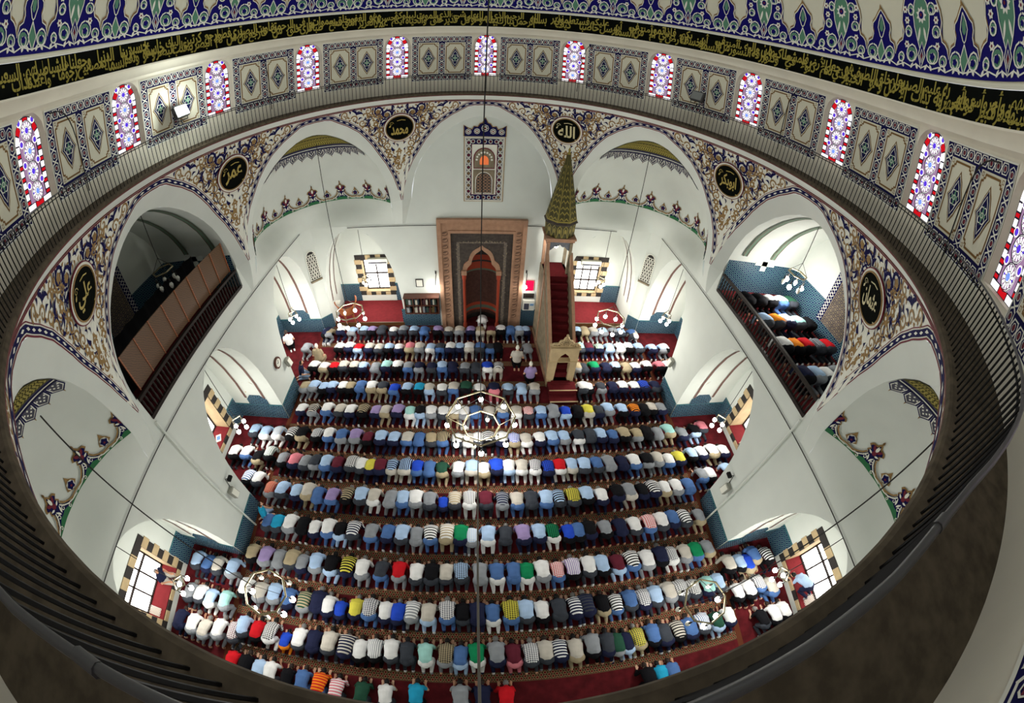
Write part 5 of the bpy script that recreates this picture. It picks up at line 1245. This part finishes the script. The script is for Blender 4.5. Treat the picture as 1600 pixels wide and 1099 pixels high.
def cloth(code):
    """'w' plain; '=nw' bands, '|wg' fine upright stripes, '#nw' checks of two colours"""
    if code in CM: return CM[code]
    a = code if len(code) == 1 else code[1]
    n = Nodes('cloth_'+FN[a], .9, .1); c1 = srgb(*FC[a])
    if len(code) == 1: CM[code] = n.color(n.mix(n.step(n.noise(5., 2.), .3, .7), tuple(x*.86 for x in c1[:3])+(1,), c1)); return CM[code]
    c2 = srgb(*FC[code[2]]) if len(code) > 2 else srgb(*FC['w'])
    u, v, _ = n.xyz(uv='pattern')
    wv = lambda x, per, lo: n.step(n.math('SINE', n.math('MULTIPLY', x, 2*pi/per)), lo, lo+.15)
    if code[0] == '=': f = wv(v, .105, .1)
    elif code[0] == '|': f = wv(u, .055, .2)
    else: f = n.math('MULTIPLY', n.math('ADD', wv(u, .062, .0), wv(v, .062, .0)), .5)
    CM[code] = n.color(n.mix(f, c1, c2)); return CM[code]
SKIN = [flat('skin_%d' % i, srgb(*c), .6, .3) for i, c in enumerate(((206, 158, 128), (190, 140, 110), (214, 170, 142)))]
HAIR = [flat('hair_%s' % n, srgb(*c), .7) for n, c in (('black', (18, 15, 14)), ('brown', (44, 32, 26)), ('grey', (120, 118, 116)))]
PARTS = {}
for f in FIG+[SIT]:
    for me in f.values(): me.materials.append(WHITE) if not me.materials else None
def clothe(o, m): o.material_slots[0].link = 'OBJECT'; o.material_slots[0].material = m
def person(x, y, code, label, fig=None, rz=0., z=0., cap=None, group='worshippers bowing in rows', rnd=random.Random(5)):
    sh, tr = code.split('/'); f = fig or rnd.choice(FIG); s = rnd.uniform(.94, 1.04)*(.8 if sh in ('t', 'B') and len(sh) == 1 and rnd.random() < .5 else 1)
    o = bpy.data.objects.new('person', f['body']); COL.objects.link(o); o.location = (x, y, z); o.rotation_euler = (0, 0, rz+rnd.uniform(-.05, .05)); o.scale = (s*rnd.uniform(.97, 1.05), s, s)
    clothe(o, rnd.choice(SKIN)); tag(o, label, 'person', group)
    sk = rnd.random(); sm = rnd.choice([cloth('w'), cloth('d'), cloth('g'), cloth('n')])
    for nm, m in (('shirt', cloth(sh)), ('trousers', cloth(tr)), ('hair', PWHITE if cap else rnd.choice(HAIR+HAIR[:1]))) + ((('sock', sm), ('sock2', sm)) if sk < .5 else ()):
        c = bpy.data.objects.new('cap' if nm == 'hair' and cap else nm.rstrip('2'), f[nm]); COL.objects.link(c); c.parent = o; clothe(c, m)
    return o
PEOPLE = '''
-1 -8.33 -6.48:l/d -6.09:w/d -5.58:k/k -5.10:b/b -4.59:=or/b -4.07:=pw/d -3.34:D/d -2.63:w/d -1.85:t/k -0.62:g/d -0.07:n/n 0.52:r/d 4.51:k/k 4.93:t/k 5.32:b/k
0 -7.09 -7.24:l/d -6.75:r/k -6.32:#kw/w -5.81:B/o -5.32:w/d -4.87:n/n -4.37:v/d -3.89:=nv/n -3.45:w/k -3.00:|wg/k -2.53:w/d -2.08:d/d -1.57:a/w -1.06:#ek/g -0.65:b/l -0.18:G/w 0.36:g/n 0.83:m/p 1.28:#wn/d 1.67:v/d 2.10:=nw/n 2.53:v/e 3.01:g/k 3.44:d/n 3.74:D/g 4.04:n/l 4.41:#yn/e 4.84:b/k 5.25:d/n 5.66:=vk/k 6.07:b/n 6.53:|wb/d 7.05:D/l 7.51:w/n
1 -5.86 -7.48:w/k -6.91:v/g -6.39:l/g -5.89:b/n -5.34:=eD/g -4.87:n/n -4.52:w/n -4.18:B/n -3.70:y/n -3.27:#nw/b -2.79:w/n -2.41:B/n -2.04:=gw/g -1.54:v/l -0.98:#wn/b -0.54:k/d -0.15:n/n 0.30:b/w 0.81:#yk/b 1.21:l/d 1.69:w/k 2.21:d/d 2.66:=nw/n 3.04:=nd/n 3.47:k/e 3.89:=wk/b 4.33:b/d 4.79:#wn/n 5.17:l/d 5.66:v/g 6.09:#dw/d 6.53:#wk/d 7.01:a/n 7.46:l/d
2 -4.62 -7.48:e/k -7.00:P/g -6.48:g/g -6.01:e/d -5.64:g/n -5.12:l/g -4.64:k/l -4.09:=ky/n -3.60:w/g -3.05:d/b -2.46:r/g -1.95:w/d -1.49:k/d -1.05:v/d -0.58:#lk/d -0.05:g/g 0.46:b/w 0.94:b/b 1.32:G/w 1.84:w/g 2.28:#rw/b 2.74:|Pw/k 3.22:w/d 3.67:l/k 4.17:m/l 4.68:=wk/b 5.15:w/g 5.62:n/k 6.06:#wn/w 6.52:v/g 6.97:G/b 7.45:g/e
3 -3.38 -7.21:b/d -6.83:t/d -6.38:w/g -5.89:k/k -5.41:w/n -4.93:w/b -4.53:k/l -4.06:=nw/d -3.46:g/b -2.97:b/n -2.48:l/d -2.01:g/g -1.54:=wk/b -1.06:=ew/e -0.64:G/n -0.27:#lw/g 0.21:l/w 0.73:d/d 1.35:P/n 1.83:l/n 2.28:#kG/w 2.76:B/k 3.07:b/k 3.47:k/n 4.01:g/k 4.52:n/n 5.02:w/d 5.51:#rw/b 5.97:w/d 6.44:b/n 6.92:=wk/d 7.47:g/e
4 -2.15 -7.52:#re/g -7.03:l/d -6.43:l/n -5.99:v/e -5.57:b/b -5.06:P/b -4.52:=ek/k -4.02:l/d -3.56:v/w -3.01:g/g -2.57:l/b -2.12:w/g -1.65:g/d -1.23:B/n -0.83:=ev/d -0.35:|wk/w 0.20:m/d 0.70:=ng/g 1.19:v/b 1.67:d/d 2.14:l/b 2.62:=kl/d 3.08:#yk/d 3.59:l/k 4.07:w/n 4.67:k/n 5.13:g/v 5.59:k/n 6.04:=kw/n 6.47:w/e 6.97:w/g 7.46:b/b
5 -0.91 -7.36:g/k -6.86:p/n -6.43:g/d -6.01:d/g -5.57:l/b -5.09:m/n -4.60:#kw/d -4.21:w/d -3.87:y/n -3.50:m/n -3.08:=nl/v -2.62:|nl/v -2.18:B/b -1.76:b/b -1.29:D/e -0.77:w/g -0.31:l/v 0.15:w/e 0.60:B/n 1.00:w/l 1.42:v/w 1.89:#nw/w 2.39:#Bk/n 2.78:r/w 3.20:l/v 3.64:l/d 4.17:b/d 4.65:g/g 5.13:n/n 5.61:w/b 6.10:k/g 6.53:v/g 7.00:w/b 7.47:y/n
6 0.32 -7.99:|vl/w -7.37:=kw/k -6.91:k/e -6.29:#nw/k -5.75:w/b -5.19:b/g -4.67:P/g -4.16:m/k -3.69:l/n -3.20:l/n -2.69:v/b -2.23:b/b -1.78:e/d -1.35:|ek/b -0.84:w/d -0.41:v/w -0.06:w/d 0.33:=kw/k 0.80:w/n 1.25:#Bw/e 1.72:v/w 2.20:w/n 2.70:l/b 3.16:l/g 3.66:d/w 4.13:d/d 4.54:l/n 5.01:b/n 5.51:e/k 6.02:e/g 6.46:k/k 6.92:g/g 7.44:a/e
7 1.56 -7.31:w/n -6.77:=kv/g -6.19:w/b -5.63:v/d -5.13:w/n -4.64:=ek/k -4.11:P/n -3.72:v/e -3.25:P/n -2.71:a/w -2.31:k/l -1.85:w/g -1.43:w/d -1.01:w/e -0.58:w/g -0.14:b/b 0.38:v/d 0.88:v/b 1.42:v/w 1.90:#rw/d 2.38:l/b 2.89:g/g 3.37:B/l 3.84:k/k 4.27:y/v 4.72:d/n 5.16:l/g 5.72:l/k 6.23:=ok/n 6.69:k/k 7.05:v/k 7.50:g/n
8 2.80 -7.60:e/g -7.19:l/g -6.70:l/k -6.31:l/n -5.80:w/k -5.45:e/k -4.99:b/b -4.48:w/e -4.01:d/e -3.54:B/b -3.03:l/k -2.49:t/k -2.04:v/l -1.56:w/d -1.09:v/b -0.59:D/k -0.02:w/k 0.58:n/p 1.13:l/d 1.71:l/l 2.24:v/g 4.03:w/d 4.51:w/k 5.08:d/g 5.60:n/n 6.07:w/n 6.64:w/n 7.10:=Bn/n 7.64:n/d
9 4.03 -7.56:w/k -7.04:w/e -6.57:r/k -6.10:v/d -5.58:v/k -5.13:l/n -4.59:g/g -4.09:a/n -3.57:w/k -3.09:g/b -2.61:n/g -2.10:n/d -1.60:l/b -1.15:n/n -0.66:g/d -0.19:d/d 0.31:B/w 0.75:=kw/v 1.25:d/d 1.75:d/d 4.23:e/g 4.58:d/d 5.09:G/n 5.60:n/n 6.06:l/k 6.56:e/e 7.07:w/n 7.60:w/k 8.30:p/k 8.75:w/k
10 5.27 -8.37:g/g -7.17:k/k -6.67:w/k -6.11:w/n -5.67:r/l -5.16:v/n -4.66:v/d -4.20:l/k -3.71:w/n -3.20:p/e -2.75:v/g -2.28:l/w -1.81:d/b -1.37:w/n -0.93:l/n -0.47:w/v -0.03:b/d 0.44:d/b 0.84:k/k 1.28:r/d 2.28:g/g 4.61:a/d 5.07:m/n 5.55:#Gw/n 6.06:l/l 6.62:w/w 7.08:w/k 7.63:l/d 8.32:l/n 8.89:l/g 9.00:w/k
11 6.51 -9.00:#kw/n -9.00:n/n -8.97:b/d -8.38:k/k -7.52:e/g -6.89:w/n -6.31:l/g -5.74:l/d -5.28:P/k -4.79:d/d -4.21:w/d -3.73:g/d -3.19:l/d -2.69:b/b -2.07:P/k -1.51:v/d -0.99:v/g -0.44:P/n 0.02:e/v 0.51:m/e 1.00:w/k 1.44:b/b 1.90:l/g 2.33:l/n 4.68:l/k 5.11:e/e 5.60:v/g 6.11:l/g 6.62:g/d 7.03:l/d 7.63:v/n 8.42:v/w 8.94:w/w 9.00:b/d 9.00:d/d
A -9.74,-7.44:n/n -9.20,-7.43:w/g -8.70,-7.47:v/g -8.17,-7.35:w/g -7.56,-7.29:#mw/d -9.62,-6.42:g/d -9.18,-6.34:w/d -8.72,-6.39:l/w -8.09,-6.35:a/g -9.65,-5.22:l/d -9.22,-5.11:b/n -8.72,-5.22:v/d -8.11,-5.24:l/g -9.13,0.38:l/d -8.56,0.29:l/w -9.70,-0.74:w/k -9.12,-0.66:w/b -8.54,-0.81:k/e -8.04,-0.61:#Dw/k -8.62,-2.01:=wb/k -8.10,-1.92:w/d 8.07,-5.30:v/k 8.53,-5.33:l/k 8.84,-5.48:B/e 9.19,-5.24:b/e 9.78,-5.36:=kw/k 8.10,-6.31:w/k 8.59,-6.37:w/k 9.04,-6.23:#wn/b 9.47,-6.54:v/b 8.79,-7.48:k/d 9.26,-7.51:w/k 9.74,-7.47:w/k 8.03,0.23:g/n 8.63,0.34:k/l 9.08,0.51:p/d 8.09,-0.74:l/k 8.60,-0.74:w/n 9.09,-0.76:w/e 9.64,-0.76:w/n 9.47,-1.72:l/k 8.08,-1.85:g/b 8.59,-1.83:w/k -7.44,-8.26:r/k -6.98,-8.26:k/k
'''
def words_of(code):
    c = code.split('/')[0]
    if len(c) == 1: return FN[c]
    return '%s-%s %s' % (FN[c[1]], FN[c[2]] if len(c) > 2 else 'white', {'=': 'striped', '|': 'pinstriped', '#': 'checked'}[c[0]])
STUFF = []
ROWN = {-1: 'rearmost', 0: 'second', 1: 'third', 2: 'fourth', 3: 'fifth', 4: 'sixth', 5: 'seventh', 6: 'eighth'}
def inside(x, y):
    for c in SIDE_C:
        if abs(y+.5-c) < 1.45: return max(-10., min(10., x))
    return max(-7.62, min(7.62, x))
for line in PEOPLE.strip().split('\n'):
    t = line.split()
    if t[0] == 'A':
        bays = {}
        for e in t[1:]:
            xy, code = e.split(':'); x, y = map(float, xy.split(',')); s = -1 if x < 0 else 1
            y = max(y, -1.72) if y > -4 else min(-5.24, max(y, -7.6)) if abs(x) > 7.7 else y; x = s*max(8.22, abs(x)) if y < -1.5 and y > -4 else x
            if abs(x) < 7.55: person(x, y, code, 'person bowing in %s shirt, rearmost row, %s from board screen wall' % (words_of(code), 'first' if x < -7.2 else 'second')); continue
            bays.setdefault((s, 2 if y < -4 else 1), []).append((round(y/1.0), -abs(x), x, y, code))
        for (s, b), L in bays.items():
            ys = sorted(set(round((q[3]+7.1)/1.236) for q in L))
            for r, ry in enumerate(ys):
                row = sorted([q for q in L if round((q[3]+7.1)/1.236) == ry], key=lambda q: -abs(q[2]))
                for k, (_, _, x, y, code) in enumerate(row):
                    person(x, y, code, 'person bowing in %s shirt, %s row of %s, %s from window' % (words_of(code), ORD[r], 'rear bay, board-screen side' if (s, b) == (-1, 2) else 'middle bay, board-screen side' if s < 0 else 'rear bay, lit-gallery side' if b == 2 else 'middle bay, lit-gallery side', ORD[k]), group='worshippers bowing in the side bays')
        continue
    k, yb = int(t[0]), float(t[1])
    for j, e in enumerate(t[2:]):
        x, code = e.split(':'); x = float(x); y = yb+.05+rnd.uniform(-.04, .04)
        if k <= 6: person(inside(x, y), y, code, 'person bowing in %s shirt, %s row from rear, %s from board-screen wall' % (words_of(code), ROWN[k], ORD[j]))
        else:
            x = inside(x, y)
            if abs(x) > 7.3 and y > 6.3: y -= .16
            if 2.0 < y < 7.6 and 2.2 < x < 4.3: x = 2.2 if x < 3.25 else 4.32
            if not any(abs(x-a) < .5 and abs(y-b) < .9 for a, b in ((.08, 7.45), (-8.3, 4.2), (-7.5, 5.0), (2.15, 3.95), (1.62, 4.9))): STUFF.append((x, y, 0., code))
# people set apart from the rows
person(.08, 7.45, 'w/w', 'person bowing alone in white robe inside the prayer niche', FIG[0], group='worshippers set apart')
for x, y, c, lb, rz, cp in ((-9.35, 6.1, 'w/k', 'person sitting upright in white shirt by front bay tiles, board screen side', .6, None), (-8.3, 4.2, 'n/l', 'person sitting in navy top and jeans against the front pier, board screen side', -1.2, None), (-7.5, 5.0, 'e/e', 'person kneeling upright in khaki vest and white cap near preaching chair', 0, True), (2.15, 3.95, 'P/k', 'person kneeling upright in lilac shirt and white cap beside pulpit gate', 0, True), (1.62, 4.9, 'v/k', 'person kneeling upright in oatmeal shirt and cap behind lilac shirt, near pulpit', 0, True)):
    person(x, y, c, lb, SIT, rz, 0., cp, 'worshippers set apart')
for x, y, z, c, lb, f, rz in ((-10.85, -5.75, .49, 'n/v', 'person sitting in navy shirt on the rear window sill, board screen side', SIT, -1.3), (10.8, -6.8, .49, 'l/n', 'person bowing in sky-blue shirt on the rear window sill, lit gallery side', FIG[1], .3), (10.86, -.5, .49, 'w/k', 'person kneeling in white shirt on the middle window sill, lit gallery side', SIT, 1.2), (-7.72, -2.62, 0, 't/l', 'child crouching in turquoise shirt against tiles under white upright pipe', SIT, -.9)):
    person(x, y, c, lb, f, rz, z, None, 'worshippers set apart')
# the far rows and the lit gallery
for r, (y, cs) in enumerate(((1.2, 'k/k k/k w/k w/b D/d'), (.05, 'l/d o/d #wl/n a/d k/k'), (-1.1, 'w/k o/k r/k #gd/d r/d'), (-2.3, 'n/k l/g w/d g/d'))):
    for j, c in enumerate(cs.split()): STUFF.append((8.55+.52*j, y, 5.97, c))
mb = MB(); uvl = []; smats = []; sidx = {}
def low(me, ratio):
    o = bpy.data.objects.new('t', me.copy()); COL.objects.link(o); d = o.modifiers.new('d', 'DECIMATE'); d.ratio = ratio
    bpy.context.view_layer.update(); r = bpy.data.meshes.new_from_object(o.evaluated_get(bpy.context.evaluated_depsgraph_get())); bpy.data.objects.remove(o)
    uv = r.uv_layers.get('pattern'); L = {}
    if uv:
        for p in r.polygons:
            for li in p.loop_indices: L[r.loops[li].vertex_index] = tuple(uv.data[li].uv)
    return [v.co.copy() for v in r.vertices], [tuple(p.vertices) for p in r.polygons], L
LOWF = [{k: low(m, (.06 if k == 'body' else .16)) for k, m in f.items()} for f in FIG[:3]]
for x, y, z, code in STUFF:
    f = rnd.choice(LOWF); sh, tr = code.split('/'); a = rnd.uniform(-.06, .06); s = rnd.uniform(.95, 1.04)
    for nm, m in (('body', rnd.choice(SKIN)), ('shirt', cloth(sh)), ('trousers', cloth(tr)), ('hair', rnd.choice(HAIR))) + ((('sock', cloth('w')), ('sock2', cloth('w'))) if rnd.random() < .4 else ()):
        vs, fs, L = f[nm]
        if m.name not in sidx: sidx[m.name] = len(smats); smats.append(m)
        mb.add([(x+s*(v.x*cos(a)-v.y*sin(a)), y+s*(v.x*sin(a)+v.y*cos(a)), z+s*v.z) for v in vs], fs, sidx[m.name])
        uvl += [L.get(i, (0, 0)) for i in range(len(vs))]
crowd = mb.build('crowd', smats, smooth=180)
uv = crowd.data.uv_layers.new(name='pattern')
for l in crowd.data.loops: uv.data[l.index].uv = uvl[l.vertex_index]
tag(crowd, 'rows of worshippers bowing towards the prayer niche, far rows and lit gallery', 'crowd', None, 'stuff')

# ------------------------------------------------------------------ light
w = bpy.data.worlds.new('daylight'); SC.world = w; w.use_nodes = True
bg = w.node_tree.nodes['Background']; bg.inputs[0].default_value = (.93, .97, 1., 1); bg.inputs[1].default_value = 1.0  # even sky light, let in through the crown left out of the dome
vs_ = SC.view_settings; vs_.view_transform = 'Standard'; vs_.look = 'None'; vs_.gamma = 1.; vs_.use_curve_mapping = False; vs_.exposure = 0.
SC.cycles.max_bounces = 7; SC.cycles.diffuse_bounces = 4; SC.cycles.glossy_bounces = 2; SC.cycles.transmission_bounces = 2
SC.cycles.caustics_reflective = False; SC.cycles.caustics_refractive = False; SC.cycles.sample_clamp_indirect = 4.
SC.cycles.use_denoising = True
